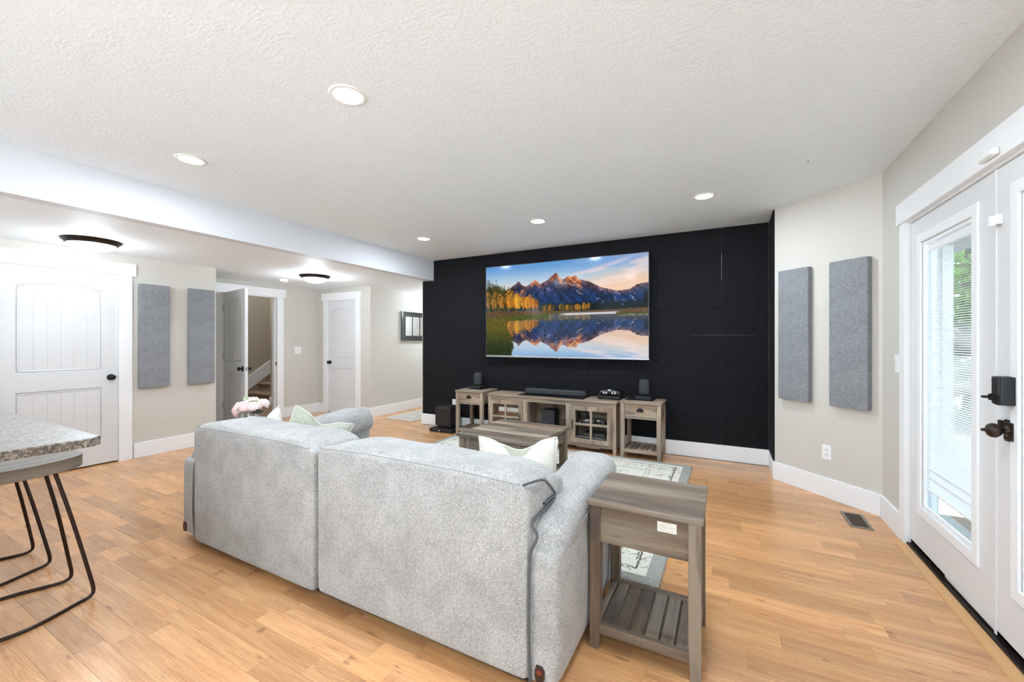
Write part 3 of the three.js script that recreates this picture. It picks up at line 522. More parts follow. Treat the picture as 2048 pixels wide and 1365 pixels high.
    if (v < 0.592 && u > 0.47) c = mix3(c, [224, 216, 218], 0.9 * sm(0.545, 0.552, v) * (u < 0.84 ? sm(0.576, 0.566, v) : sm(0.573, 0.578, v) * sm(0.592, 0.586, v)) * sm(0.48, 0.55, u));
    set(x, y, c);
  }
  for (let x = Math.floor(0.36 * w); x < w; x++) for (let y = Math.floor(0.52 * h); y < 0.545 * h; y++) set(x, y, tone([112, 80, 48], rr(0.7, 1.2)), 0.85 * sm(0.52, 0.53, y / h));
  // bushes, banks, reeds
  for (let i = 0; i < 5200; i++) { const u = Math.pow(rnd(), 1.15) * 0.5, lo = mix(0.5, 0.525, u / 0.5), hi = mix(0.615, 0.545, u / 0.5), v = mix(lo, hi, rnd()), f = (v - lo) / (hi - lo); dab(u * w, v * h, rr(2, 6), rr(1.5, 4), tone(mix3(pick([[120, 70, 40], [150, 104, 50], [92, 56, 36], [128, 112, 50]]), [84, 92, 28], f * f), rr(0.55, 1.2)), 0.8); }
  for (let i = 0; i < 2600; i++) { const u = rr(0.12, 0.43), v = rr(0.575, 0.62) - (u - 0.12) * 0.07; dab(u * w, v * h, rr(1, 2), rr(4, 9), tone(pick([[110, 116, 30], [84, 98, 24], [58, 74, 18]]), rr(0.6, 1.15)), 0.8); }
  for (let i = 0; i < 1500; i++) { const u = rr(0.83, 1), k = sm(0.83, 0.9, u), v = rr(0.555 - 0.035 * k, 0.586); dab(u * w, v * h, rr(2, 4), rr(2, 5), tone(v > 0.565 ? [84, 92, 22] : [120, 84, 40], rr(0.5, 1.2)), 0.8); }
  for (let i = 0; i < 15000; i++) {
    const v = 0.6 + 0.42 * i / 15000, edge = 0.155 - 0.02 * Math.sin((v - 0.6) * 9) + 0.04 * sm(0.66, 0.84, v) - 0.03 * sm(0.9, 1.0, v), u = rnd() * edge * (0.93 + 0.14 * rnd()), l = rr(10, 30), lean = rr(-7, 7) + (u > edge * 0.8 ? 5 : 0);
    const c = tone(mix3(pick([[140, 126, 44], [112, 112, 36], [86, 96, 30], [150, 112, 50]]), [36, 52, 20], sm(0.68, 0.98, v) * 0.8 + 0.2 * rnd()), rr(0.45, 1.2));
    for (let k = 0; k < l; k += 1.5) dab(u * w + lean * (k / l) ** 2, v * h - k, 1.3, 1.6, c, 0.7);
  }
  return tex(w, h, (uu, vv, x, y) => { const c = get(x, h - 1 - y), g = 1 + 0.1 * (PERM[(x * 31 + y * 977) & 65535] - 0.5); return [c[0] * g, c[1] * g, c[2] * g]; });
}
{
  const x0 = -2.876, x1 = -0.755, y0 = 1.035, y1 = 2.243, z = -4.70, t = thing('television', 'very large flat television showing mountains above a lake, on the black tiled wall', 'television', [(x0 + x1) / 2, y0, z]); t.rotation.x = 0.008;
  const w = x1 - x0, h = y1 - y0, s = rectPath(THREE.Shape, -w / 2, w / 2, 0, h); s.holes.push(rectPath(THREE.Path, -w / 2 + 0.007, w / 2 - 0.007, 0.024, h - 0.007));
  mesh('bezel', extr(s, 0.03, 0.002).translate(0, 0, -0.03), std({ color: 0x55575b, roughness: 0.35, metalness: 0.8 }), t);
  mesh('bottom_bar', [bb(-w / 2, w / 2, 0.0, 0.022, -0.028, 0.004, 0.003)], M.silver, t);
  mesh('back_cover', [bb(-w / 2 + 0.02, w / 2 - 0.02, 0.02, h - 0.02, -0.075, -0.012, 0.01)], M.blackplastic, t);
  mesh('logo_light', [bb(-0.012, 0.012, -0.008, 0.002, -0.008, 0.003, 0.003)], M.chrome, t);
  const g = new THREE.BoxGeometry(w - 0.012, h - 0.03, 0.004).translate(0, 0.0235 + (h - 0.03) / 2, -0.005); g.userData.ready = true;
  mesh('screen', g, phys({ color: 0x050505, roughness: 0.12, specularIntensity: 0.25, emissive: 0xffffff, emissiveMap: tvPicture(), emissiveIntensity: 0.92 }), t);
  mesh('wall_mount', [bb(-0.3, 0.3, h / 2 - 0.2, h / 2 + 0.2, -0.0895, -0.07)], M.hardware, t);
}

// ---------------------------------------------------------------- acoustic panels
const feltPanel = (w, h) => soft(w, h, 0.05, 0.007, 10).translate(0, h / 2, 0.025);
{
  const g = feltPanel(0.268, 1.12);
  for (const [z, l] of [[-2.108, 'grey felt acoustic panel next to the large white door, nearer the camera'], [-2.56, 'grey felt acoustic panel at the wall corner by the open door']]) {
    const m = single('acoustic_panel', g.clone(), M.felt, l, 'acoustic panel', 'grey felt panels on the left wall'); m.position.set(XL, 0.742, z); m.rotation.y = Math.PI / 2;
  }
  for (const [u, l] of [[0.206, 'grey felt acoustic panel on the diagonal wall, beside the black wall'], [0.638, 'grey felt acoustic panel on the diagonal wall, nearest the glass door']]) {
    const m = single('acoustic_panel', g.clone(), M.felt, l, 'acoustic panel', 'grey felt panels on the diagonal wall'); m.position.set(XC + u * Math.SQRT1_2, 0.742, ZC + u * Math.SQRT1_2); m.rotation.y = -Math.PI / 4;
  }
}
// outlets and switches: local z = 0 on the wall
function plate(name, label, cat, pos, turn, w, h, kind) {
  const t = thing(name, label, cat, pos, turn);
  mesh('cover_plate', [bb(-w / 2, w / 2, -h / 2, h / 2, -0.001, 0.006, 0.003)], M.plate, t);
  if (kind === 'outlet') for (const y of [-0.02, 0.02]) { mesh('socket', [bb(-0.017, 0.017, y - 0.014, y + 0.014, 0.004, 0.0075, 0.002)], M.plate, t); mesh('slots', [bb(-0.008, -0.005, y - 0.002, y + 0.007, 0.006, 0.008), bb(0.005, 0.008, y - 0.002, y + 0.007, 0.006, 0.008), bb(-0.002, 0.002, y - 0.01, y - 0.006, 0.006, 0.008)], M.slot, t); }
  else for (let i = 0; i < kind; i++) { const x = (i - (kind - 1) / 2) * 0.046; mesh('rocker', [bb(x - 0.016, x + 0.016, -0.033, 0.033, 0.003, 0.0095, 0.002)], M.plate, t); }
  return t;
}
plate('wall_outlet', 'white power outlet low on the diagonal wall under the right panel', 'outlet', [XC + 0.456 * Math.SQRT1_2, 0.36, ZC + 0.456 * Math.SQRT1_2], -Math.PI / 4, 0.072, 0.116, 'outlet');
plate('wall_outlet', 'white power outlet on the black wall above the subwoofer', 'outlet', [-3.452, 0.347, ZT + 0.001], 0, 0.09, 0.125, 'outlet');
plate('light_switch', 'white double light switch on the wall between the open door and hall door', 'light switch', [XA, 1.093, -4.368], Math.PI / 2, 0.118, 0.118, 2);
plate('light_switch', 'white light switch beside the french door casing', 'light switch', [XR, 1.102, -3.474], -Math.PI / 2, 0.075, 0.116, 1);

// floor register
{
  const t = thing('floor_register', 'small bronze floor vent grille in the boards by the diagonal wall', 'floor vent', [0.8, 0.0004, -3.607]);
  const s = rectPath(THREE.Shape, -0.064, 0.064, -0.138, 0.138); s.holes.push(rectPath(THREE.Path, -0.045, 0.045, -0.118, 0.118));
  const fm = std({ color: 0x8d8074, roughness: 0.45, metalness: 0.4 });
  mesh('frame', extr(s, 0.005, 0.0015).rotateX(-Math.PI / 2), fm, t); mesh('duct', [bb(-0.047, 0.047, 0, 0.001, -0.12, 0.12)], M.darkinside, t);
  for (let i = 0; i < 17; i++) mesh('louvre', bb(-0.045, 0.045, 0.0012, 0.004, -0.112 + i * 0.014 - 0.003, -0.112 + i * 0.014 + 0.003), std({ color: 0x5c5044, roughness: 0.5, metalness: 0.3 }), t);
}

// ---------------------------------------------------------------- grey wood furniture
const taper = (x, z, w, h, t, sx, sz) => { // leg w wide, its foot narrowed on the inner sides (sx, sz point inwards)
  const g = new THREE.BoxGeometry(w, h, w, 1, 4, 1).translate(x, h / 2, z), p = g.attributes.position;
  for (let i = 0; i < p.count; i++) { const k = sm(0.14, 0, p.getY(i)) * t; if ((p.getX(i) - x) * sx > 0) p.setX(i, p.getX(i) - sx * k); if ((p.getZ(i) - z) * sz > 0) p.setZ(i, p.getZ(i) - sz * k); }
  g.computeVertexNormals(); return g;
};
const cupPull = () => { // half-round bin pull
  const g = []; const s = new THREE.Shape(); s.absarc(0, 0, 0.036, 0, Math.PI); s.absarc(0, 0, 0.024, Math.PI, 0, true); s.closePath(); g.push(extr(s, 0.012, 0.002));
  const b = new THREE.SphereGeometry(0.034, 20, 8, 0, Math.PI, 0, Math.PI / 2).scale(1, 0.9, 0.55); g.push(b.toNonIndexed()); return merge(g);
};
function makeEndTable(label, pos, turn, mat, shelfMat, withLabel) {
  const t = thing('end_table', label, 'end table', pos, turn, withLabel ? undefined : 'grey wood end tables beside the media console');
  const w = 0.43, d = 0.395, h = 0.603, lx = w / 2 - 0.03, lz = d / 2 - 0.03;
  mesh('tabletop', [bb(-w / 2, w / 2, h - 0.022, h, -d / 2, d / 2, 0.004)], mat, t, 'x');
  for (const sx of [-1, 1]) for (const sz of [-1, 1]) mesh('leg', taper(sx * lx, sz * lz, 0.042, h - 0.022, 0.008, -sx, -sz), mat, t, 'y');
  mesh('back_panel', [bb(-lx + 0.02, lx - 0.02, 0.435, h - 0.022, -lz - 0.012, -lz + 0.004)], mat, t, 'x');
  for (const sx of [-1, 1]) mesh('side_panel', [bb(sx * lx - 0.008, sx * lx + 0.012, 0.435, h - 0.022, -lz + 0.02, lz - 0.02)], mat, t, 'z');
  mesh('front_rail', [bb(-lx + 0.02, lx - 0.02, 0.425, 0.443, lz - 0.01, lz + 0.014)], mat, t, 'x');
  const dr = mesh('drawer', [bb(-lx + 0.023, lx - 0.023, 0.446, h - 0.026, -0.1, lz + 0.016, 0.003)], mat, t, 'x');
  mesh('cup_pull', cupPull().translate(0, 0.505, lz + 0.016), M.hardware, dr);
  for (const sz of [-1, 1]) mesh('shelf_rail', [bb(-lx + 0.015, lx - 0.015, 0.063, 0.1, sz * (lz + 0.004) - 0.012, sz * (lz + 0.004) + 0.012, 0.003)], mat, t, 'x');
  for (const sx of [-1, 1]) mesh('shelf_rail', [bb(sx * lx - 0.012, sx * lx + 0.012, 0.063, 0.1, -lz + 0.02, lz - 0.02, 0.003)], mat, t, 'z');
  const n = 6, sw = (2 * lx - 0.03) / n; for (let i = 0; i < n; i++) mesh('shelf_slat', [bb(-lx + 0.015 + i * sw + 0.004, -lx + 0.015 + (i + 1) * sw - 0.004, 0.078, 0.092, -lz, lz, 0.003)], shelfMat, t, 'z');
  mesh('shelf_board', [bb(-lx, lx, 0.066, 0.08, -lz, lz)], withLabel ? M.greywood : M.greywooddark, t, 'z');
  if (withLabel) { // printed sticker on the back
    const c = document.createElement('canvas'); c.width = 256; c.height = 160; const q = c.getContext('2d'); q.fillStyle = '#f1eee6'; q.fillRect(0, 0, 256, 160);
    q.fillStyle = '#c08878'; for (let i = 0; i < 9; i++) q.fillRect(70 + i * 13, 14, 9, 7);
    q.fillStyle = '#8f8b85'; for (let j = 0; j < 8; j++) for (let x = 12; x < (j === 1 || j === 5 ? 110 : 236);) { const l = rr(6, 22); q.fillRect(x, 32 + j * 15, l, 5); x += l + 4; }
    const tx = new THREE.CanvasTexture(c); tx.colorSpace = THREE.SRGBColorSpace;
    const g = new THREE.BoxGeometry(0.068, 0.037, 0.0008).rotateY(Math.PI).translate(-0.089, 0.545, -lz - 0.0126); g.userData.ready = true;
    mesh('printed_sticker', g, std({ map: tx, roughness: 0.6 }), t).userData.label = 'small white printed sticker with lines of fine text';
  }
  return t;
}
makeEndTable('grey wood end table in the foreground with a printed sticker on its back', [-0.286, 0, -1.802], Math.PI, M.greywood, M.greywood, true);
const endR = makeEndTable('grey wood end table right of the media console, holding a speaker', [-0.797, 0, -4.578], 0, M.greywoodlight, M.greywoodlight, false);
copyOf(endR, [-2.952, 0, -4.585], 0, 'grey wood end table left of the media console, beside the subwoofer');
{ const e = copyOf(endR, [-3.33, 0, -1.802], 0, 'grey wood end table behind the left arm of the sofa, under the flowers'); delete e.userData.group; }

// media console
{
  const t = thing('media_console', 'long grey wood media console with two glass doors below the television', 'media console', [-1.868, 0, -4.595]);
  const X = 0.822, Z = 0.176, m = M.greywoodlight, top = 0.585;
  mesh('tabletop', [bb(-X, X, top - 0.026, top, -Z, Z, 0.005)], m, t, 'x');
  for (const sx of [-1, 1]) { mesh('side_panel', [bb(sx * (X - 0.04) - 0.012, sx * (X - 0.04) + 0.012, 0.06, top - 0.026, -Z + 0.01, Z - 0.05)], m, t, 'y'); for (const sz of [-1, 1]) mesh('leg', taper(sx * (X - 0.036), sz * (Z - 0.036), 0.05, top - 0.026, 0.02, -sx, -sz), m, t, 'y'); }
  mesh('back_panel', [bb(-X + 0.04, X - 0.04, 0.08, top - 0.03, -Z + 0.004, -Z + 0.012)], m, t, 'x');
  mesh('bottom_board', [bb(-X + 0.04, X - 0.04, 0.085, 0.105, -Z + 0.01, Z - 0.03)], m, t, 'x');
  mesh('top_rail', [bb(-X + 0.055, X - 0.055, 0.512, top - 0.026, Z - 0.035, Z - 0.015)], m, t, 'x');
  mesh('bottom_rail', [bb(-X + 0.055, X - 0.055, 0.06, 0.092, Z - 0.035, Z - 0.015), bb(0.36, 0.63, 0.046, 0.064, Z - 0.035, Z - 0.015)], m, t, 'x');
  for (const x of [-0.292, 0.265]) mesh('divider', [bb(x - 0.032, x + 0.032, 0.06, 0.53, Z - 0.04, Z - 0.014), bb(x - 0.01, x + 0.01, 0.09, 0.55, -Z + 0.01, Z - 0.03)], m, t, 'y');
  for (const [a, b] of [[-X + 0.05, -0.3], [0.275, X - 0.05]]) mesh('inner_shelf', [bb(a, b, 0.292, 0.308, -Z + 0.012, Z - 0.05)], m, t, 'x');
  for (const [a, b, hx] of [[-0.79 + 0.002, -0.326, 1], [0.299, 0.763, -1]]) {
    const y0 = 0.094, y1 = 0.51, s = rectPath(THREE.Shape, a, b, y0, y1), c = (a + b) / 2, e = (y0 + y1) / 2, r = 0.05, k = 0.012;
    for (const [p, q] of [[a + r, c - k], [c + k, b - r]]) for (const [u, v] of [[y0 + r, e - k + 0.004], [e + k + 0.004, y1 - r]]) s.holes.push(rectPath(THREE.Path, p, q, u, v));
    const d = mesh('door', extr(s, 0.02, 0.003).translate(0, 0, Z - 0.022), m, t, 'y');
    for (const [p, q] of [[a + r, c - k], [c + k, b - r]]) for (const [u, v] of [[y0 + r, e], [e + 0.004, y1 - r]]) mesh('pane', [bb(p - 0.006, q + 0.006, u - 0.006, v + 0.006, Z - 0.016, Z - 0.013)], M.glass, d);
    const px = hx > 0 ? b - 0.022 : a + 0.022; mesh('handle', [tube([[px, 0.25, Z - 0.004], [px, 0.253, Z + 0.016], [px, 0.30, Z + 0.02], [px, 0.347, Z + 0.016], [px, 0.35, Z - 0.004]], 0.005, 24, 8)], M.hardware, d);
  }
}
// things inside the console
{
  const pb = thing('paper_box', 'white paper packs on the upper shelf behind the left console door', 'box', [-2.42, 0.308, -4.58]);
  mesh('pack', [bb(-0.14, 0.14, 0.05, 0.105, -0.09, 0.09, 0.004)], M.paper, pb); mesh('pack', [bb(-0.15, 0.13, 0.0, 0.049, -0.1, 0.09, 0.004)], M.cardboard, pb).userData.label = 'brown cardboard box';
  const tower = (label, x, w, h, d, z) => { const t = thing('desktop_speaker', label, 'speaker', [x, 0.105, z]); mesh('cabinet', [bb(-w / 2, w / 2, 0, h, -d / 2, d / 2, 0.008)], M.blackplastic, t); mesh('grille', [bb(-w / 2 + 0.012, w / 2 - 0.012, 0.012, h - 0.012, d / 2 - 0.002, d / 2 + 0.005, 0.004)], M.speakercloth, t); return t; };
  tower('black speaker box in the open middle of the media console', -1.905, 0.17, 0.31, 0.15, -4.62);
  tower('narrow black box at the right side of the open console bay', -1.66, 0.06, 0.22, 0.16, -4.61);
  single('power_cable', [tube([[-1.86, 0.42, -4.69], [-1.85, 0.5, -4.70], [-1.87, 0.53, -4.71], [-1.9, 0.46, -4.715], [-1.88, 0.3, -4.72], [-1.87, 0.115, -4.715]], 0.004, 40, 6)], M.blackplastic, 'black cable behind the speaker in the open console bay', 'cable');
  const pad = thing('game_controller', 'silver and dark game controller lying behind the right console door', 'game controller', [-1.43, 0.308, -4.55], 0.3);
  mesh('body', soft(0.15, 0.045, 0.06, 0.02, 10, (v, w) => { v.z += 0.9 * v.x * v.x / w; v.y += 0.022; }), M.silver, pad); mesh('grip', [soft(0.035, 0.035, 0.085, 0.016, 6).rotateY(0.35).translate(-0.062, 0.022, 0.04)], M.blackplastic, pad); mesh('grip', [soft(0.035, 0.035, 0.085, 0.016, 6).rotateY(-0.35).translate(0.062, 0.022, 0.04)], M.blackplastic, pad);
  const p2 = copyOf(pad, [-1.24, 0.308, -4.565], -0.5, 'second silver game controller, further right behind the console door'); pad.userData.group = p2.userData.group = 'game controllers in the console';
  const hs = thing('headset', 'dark headset standing left of the controllers in the console', 'headset', [-1.49, 0.308, -4.62]);
  mesh('band', [tube([[-0.05, 0.03, 0], [-0.052, 0.09, 0], [0, 0.14, 0], [0.052, 0.09, 0], [0.05, 0.03, 0]], 0.008, 30, 8)], M.blackplastic, hs); for (const s of [-1, 1]) mesh('ear_cup', [new THREE.CylinderGeometry(0.032, 0.036, 0.03, 20).rotateZ(Math.PI / 2).translate(s * 0.05, 0.038, 0)], M.blackplastic, hs);
  const disc = (name, label, x, y, z, w, h, d, m) => { const t = thing(name, label, 'media player', [x, y, z]); mesh('case', [bb(-w / 2, w / 2, 0.004, h, -d / 2, d / 2, 0.005)], m, t); mesh('front_panel', [bb(-w / 2 + 0.006, w / 2 - 0.006, 0.01, h - 0.006, d / 2 - 0.001, d / 2 + 0.004, 0.002)], M.glossblack, t); for (const s of [-1, 1]) mesh('foot', [new THREE.CylinderGeometry(0.012, 0.012, 0.005, 14).translate(s * (w / 2 - 0.03), 0.0025, d / 2 - 0.03)], M.blackplastic, t); return t; };
  disc('media_player', 'silver media player at the bottom behind the right console door', -1.37, 0.105, -4.57, 0.3, 0.05, 0.2, M.silver);
  disc('media_player', 'black box stacked on the silver player behind the console door', -1.33, 0.1555, -4.6, 0.24, 0.04, 0.16, M.blackplastic);
}
// black slip mats, sound bar, speakers, players on top
single('slip_mat', [bb(-2.27, -1.43, 0.5852, 0.588, -4.745, -4.43, 0.001)], M.blackfoam, 'thin black mat under the sound bar on the console', 'mat');
{
  const t = thing('sound_bar', 'long dark grey sound bar on the console under the television', 'sound bar', [-1.835, 0.5885, -4.6]);
  mesh('body', soft(0.77, 0.07, 0.1, 0.022, 14).translate(0, 0.04, 0), M.speakercloth, t); mesh('top_plate', [bb(-0.36, 0.36, 0.0725, 0.0765, -0.04, 0.035, 0.0015)], M.blackplastic, t); for (const s of [-1, 1]) mesh('foot', [bb(s * 0.3 - 0.03, s * 0.3 + 0.03, 0, 0.008, -0.04, 0.04, 0.002)], M.blackplastic, t);
}
function surround(label, x, z, mat) {
  const s = thing('surround_speaker', label, 'speaker', [x, 0.6055, z], 0, 'small grey speakers on the end tables');
  mesh('base', [bb(-0.085, 0.085, 0, 0.038, -0.075, 0.075, 0.006)], M.blackplastic, s); mesh('body', soft(0.112, 0.18, 0.085, 0.038, 12).translate(0, 0.131, -0.01), M.speakercloth, s); mesh('cap', [new THREE.CylinderGeometry(0.03, 0.032, 0.004, 24).scale(1.3, 1, 1).translate(0, 0.222, -0.01)], M.blackplastic, s);
}
surround('small grey speaker on the end table left of the console', -2.98, -4.65); surround('small grey speaker on the end table right of the console', -0.8, -4.64);
single('slip_mat', [bb(-0.99, -0.69, 0.6032, 0.6054, -4.755, -4.52, 0.001)], M.blackfoam, 'thin black mat under the speaker on the right end table', 'mat');
single('slip_mat', [bb(-3.1, -2.86, 0.6032, 0.6054, -4.765, -4.55, 0.001)], M.blackfoam, 'thin black mat under the speaker on the left end table', 'mat');
{
  const t = thing('disc_player', 'flat black player at the right end of the console, under the dial unit', 'media player', [-1.165, 0.585, -4.63]);
  mesh('case', [bb(-0.13, 0.12, 0.004, 0.042, -0.09, 0.09, 0.005)], M.blackplastic, t); mesh('front_panel', [bb(-0.126, 0.116, 0.01, 0.038, 0.089, 0.093, 0.002)], M.glossblack, t); for (const s of [-1, 1]) mesh('foot', [new THREE.CylinderGeometry(0.012, 0.012, 0.005, 14).translate(s * 0.1, 0.0025, 0.06)], M.blackplastic, t);
  const u = thing('dial_unit', 'glossy black unit with four silver round dials at the right end of the console', 'audio device', [-1.16, 0.6275, -4.63]);
  mesh('body', soft(0.25, 0.082, 0.17, 0.03, 14, (v, w, h) => { v.y += 0.041; v.y *= 1 - 0.3 * (v.x / w) ** 2; }), M.glossblack, u);
  for (const x of [-0.066, -0.036, 0.032, 0.064]) mesh('dial', [lathe([[0, 0.012], [0.009, 0.011], [0.0135, 0.006], [0.0145, 0]], 24).rotateX(Math.PI / 2).translate(x, 0.034, 0.081)], M.silver, u);
  mesh('top_vent', [tube([[-0.02, 0.082, 0.05], [0, 0.062, 0.083], [0.02, 0.08, 0.05]], 0.004, 16, 6)], M.chrome, u);
}
{
  const t = thing('subwoofer', 'black cube subwoofer on a thick black pad left of the console', 'subwoofer', [-3.44, 0, -4.6]);
  const s = soft(0.27, 0.29, 0.27, 0.035, 14).translate(-0.01, 0.2, -0.02); mesh('cabinet', s, std({ color: 0x231d1d, roughness: 0.6 }), t);
  mesh('pad', [bb(-0.19, 0.19, 0.0, 0.05, -0.17, 0.165, 0.006)], M.blackplastic, t); mesh('foot_ring', [bb(-0.12, 0.1, 0.049, 0.06, -0.14, 0.1, 0.004)], M.blackplastic, t);
  mesh('badge', [bb(-0.115, -0.085, 0.07, 0.08, 0.114, 0.118, 0.002), bb(-0.035, -0.01, 0.018, 0.03, 0.163, 0.168, 0.002)], M.chrome, t);
  mesh('power_cord', [tube([[-3.13, 0.24, -4.745], [-3.12, 0.16, -4.74], [-3.1, 0.09, -4.73], [-3.06, 0.03, -4.7], [-3.1, 0.006, -4.67], [-3.2, 0.005, -4.7], [-3.35, 0.03, -4.72]], 0.004, 40, 6).translate(3.44, 0, 4.6)], M.blackplastic, t);
}

// rugs
function rugTexture(w, h, sd, border, tones) {
  const c = document.createElement('canvas'); c.width = w; c.height = h; const q = c.getContext('2d'); const k = w / 2.9;
  q.fillStyle = tones[0]; q.fillRect(0, 0, w, h);
  q.fillStyle = tones[1]; q.fillRect(0, 0, w, border * k); q.fillRect(0, h - border * k, w, border * k); q.fillRect(0, 0, border * k, h); q.fillRect(w - border * k, 0, border * k, h);
  const wob = (x0, y0, x1, y1, lw, col) => { q.strokeStyle = col; q.lineWidth = lw; const n = Math.ceil(Math.hypot(x1 - x0, y1 - y0) / 14); let on = true; for (let i = 0; i < n; i++) { if (rnd() < 0.12) on = !on; if (!on && rnd() < 0.5) { continue; } q.beginPath(); q.moveTo(mix(x0, x1, i / n) + rr(-2, 2), mix(y0, y1, i / n) + rr(-2, 2)); q.lineTo(mix(x0, x1, (i + 1) / n) + rr(-2, 2), mix(y0, y1, (i + 1) / n) + rr(-2, 2)); q.stroke(); } };
  const box = (o, lw, col) => { const a = o * k; wob(a, a, w - a, a, lw, col); wob(a, h - a, w - a, h - a, lw, col); wob(a, a, a, h - a, lw, col); wob(w - a, a, w - a, h - a, lw, col); };
  box(border + 0.06, 6, tones[2]); box(border + 0.075, 3, tones[2]); box(border + 0.27, 4, tones[3]); box(border + 0.3, 3, tones[3]);
  // scrolls and rosettes, worn away in places
  const scroll = (x, y, r, a0, dir, lw, col) => { q.strokeStyle = col; q.lineWidth = lw; let on = true; for (let i = 0; i < 16; i++) { if (rnd() < 0.2) on = !on; if (!on) continue; const f = (s) => { const a = a0 + dir * s * 0.36, rad = r * (1 - s / 18); return [x + Math.cos(a) * rad, y + Math.sin(a) * rad]; }; q.beginPath(); q.moveTo(...f(i)); q.lineTo(...f(i + 1)); q.stroke(); } };
  const motif = (x, y, s) => { for (const d of [-1, 1]) { scroll(x + d * s * 0.5, y, s * 0.5, d > 0 ? 3.1 : 0, d, rr(2, 5), pick(tones.slice(2))); scroll(x, y + d * s * 0.45, s * 0.4, rr(0, 6), d, rr(2, 4), pick(tones.slice(2))); } for (let i = 0; i < 7; i++) { const a = i * 0.9; q.fillStyle = pick(tones.slice(3)); q.globalAlpha = rr(0.25, 0.8); q.beginPath(); q.ellipse(x + Math.cos(a) * s * 0.22, y + Math.sin(a) * s * 0.22, s * 0.1, s * 0.045, a, 0, 6.3); q.fill(); } q.globalAlpha = 1; };
  const o = (border + 0.17) * k; for (let x = o; x < w; x += 0.23 * k) { motif(x, o, 0.12 * k); motif(x, h - o, 0.12 * k); } for (let y = o; y < h; y += 0.23 * k) { motif(o, y, 0.12 * k); motif(w - o, y, 0.12 * k); }
  for (let y = (border + 0.42) * k; y < h - (border + 0.35) * k; y += 0.24 * k) for (let x = (border + 0.42) * k; x < w - (border + 0.35) * k; x += 0.26 * k) motif(x + rr(-14, 14), y + rr(-14, 14), rr(0.1, 0.17) * k);
  for (let i = 0; i < w * h / 320; i++) { const x = rnd() * w, y = rnd() * h, n = fbm(x / w, y / h, 9, 8, 3, sd); if (rnd() < sm(0.42, 0.62, n)) { q.globalAlpha = rr(0.15, 0.6); q.fillStyle = pick([tones[1], tones[2], tones[3]]); q.fillRect(x, y, rr(2, 11), rr(1, 4)); } }
  for (let i = 0; i < w * h / 160; i++) { q.globalAlpha = rr(0.2, 0.7); q.fillStyle = tones[0]; q.fillRect(rnd() * w, rnd() * h, rr(2, 8), rr(1, 3)); }
  q.globalAlpha = 1; const t = new THREE.CanvasTexture(c); t.colorSpace = THREE.SRGBColorSpace; t.anisotropy = 8; return t;
}
{
  const t = thing('area_rug', 'large cream distressed rug with grey border under the coffee table', 'rug', [-1.73, 0, -3.258]);
  const g = new RoundedBoxGeometry(2.86, 0.012, 2.235, 2, 0.004).translate(0, 0.0062, 0), p = g.attributes.position, uv = g.attributes.uv;
  for (let i = 0; i < p.count; i++) uv.setXY(i, p.getX(i) / 2.86 + 0.5, 0.5 - p.getZ(i) / 2.235); g.userData.ready = true;
  mesh('pile', g, std({ map: rugTexture(1740, 1436, 501, 0.075, ['#e6e1d4', '#a3a39c', '#45443f', '#8d8a80', '#6a6862', '#b3afa2']), roughness: 1, bumpMap: sofaBump, bumpScale: 0.002 }), t);
  const fr = []; for (let i = 0; i < 1600; i++) { const side = i % 2, z = rr(-1.115, 1.115), l = rr(0.004, 0.011); fr.push(new THREE.BoxGeometry(l, 0.003, 0.004).rotateY(rr(-0.4, 0.4)).translate(side ? 1.43 + l / 2 - 0.004 : -1.43 - l / 2 + 0.004, rr(0.003, 0.009), z)); }
  for (let i = 0; i < 500; i++) { const l = rr(0.008, 0.018); fr.push(new THREE.BoxGeometry(0.004, 0.004, l).rotateY(rr(-0.4, 0.4)).translate(rr(-1.43, 1.43), rr(0.003, 0.01), 1.118 + l / 2 - 0.004)); }
  mesh('fringe', fr, std({ color: 0xaaa9a2, roughness: 1 }), t).userData.kind = 'stuff';
}
{
  const t = thing('hall_runner', 'patterned hall runner rug with cream border behind the black wall', 'rug', [-4.57, 0, -5.75]);
  const g = new RoundedBoxGeometry(0.58, 0.01, 1.8, 2, 0.003).translate(0, 0.0055, 0), p = g.attributes.position, uv = g.attributes.uv;
  for (let i = 0; i < p.count; i++) uv.setXY(i, 0.5 - p.getZ(i) / 1.8, p.getX(i) / 0.58 + 0.5); g.userData.ready = true;
  mesh('pile', g, std({ map: rugTexture(1160, 374, 511, 0.02, ['#cdc4bc', '#e8e1d6', '#544c4f', '#6f6468', '#5d5055', '#efe6da']), roughness: 1 }), t);
  mesh('binding', [bb(-0.295, 0.295, 0.001, 0.0115, 0.87, 0.905, 0.003), bb(-0.295, -0.265, 0.001, 0.0115, -0.9, 0.9, 0.003), bb(0.265, 0.295, 0.001, 0.0115, -0.9, 0.9, 0.003)], std({ color: 0xe9e2d6, roughness: 1 }), t);
}
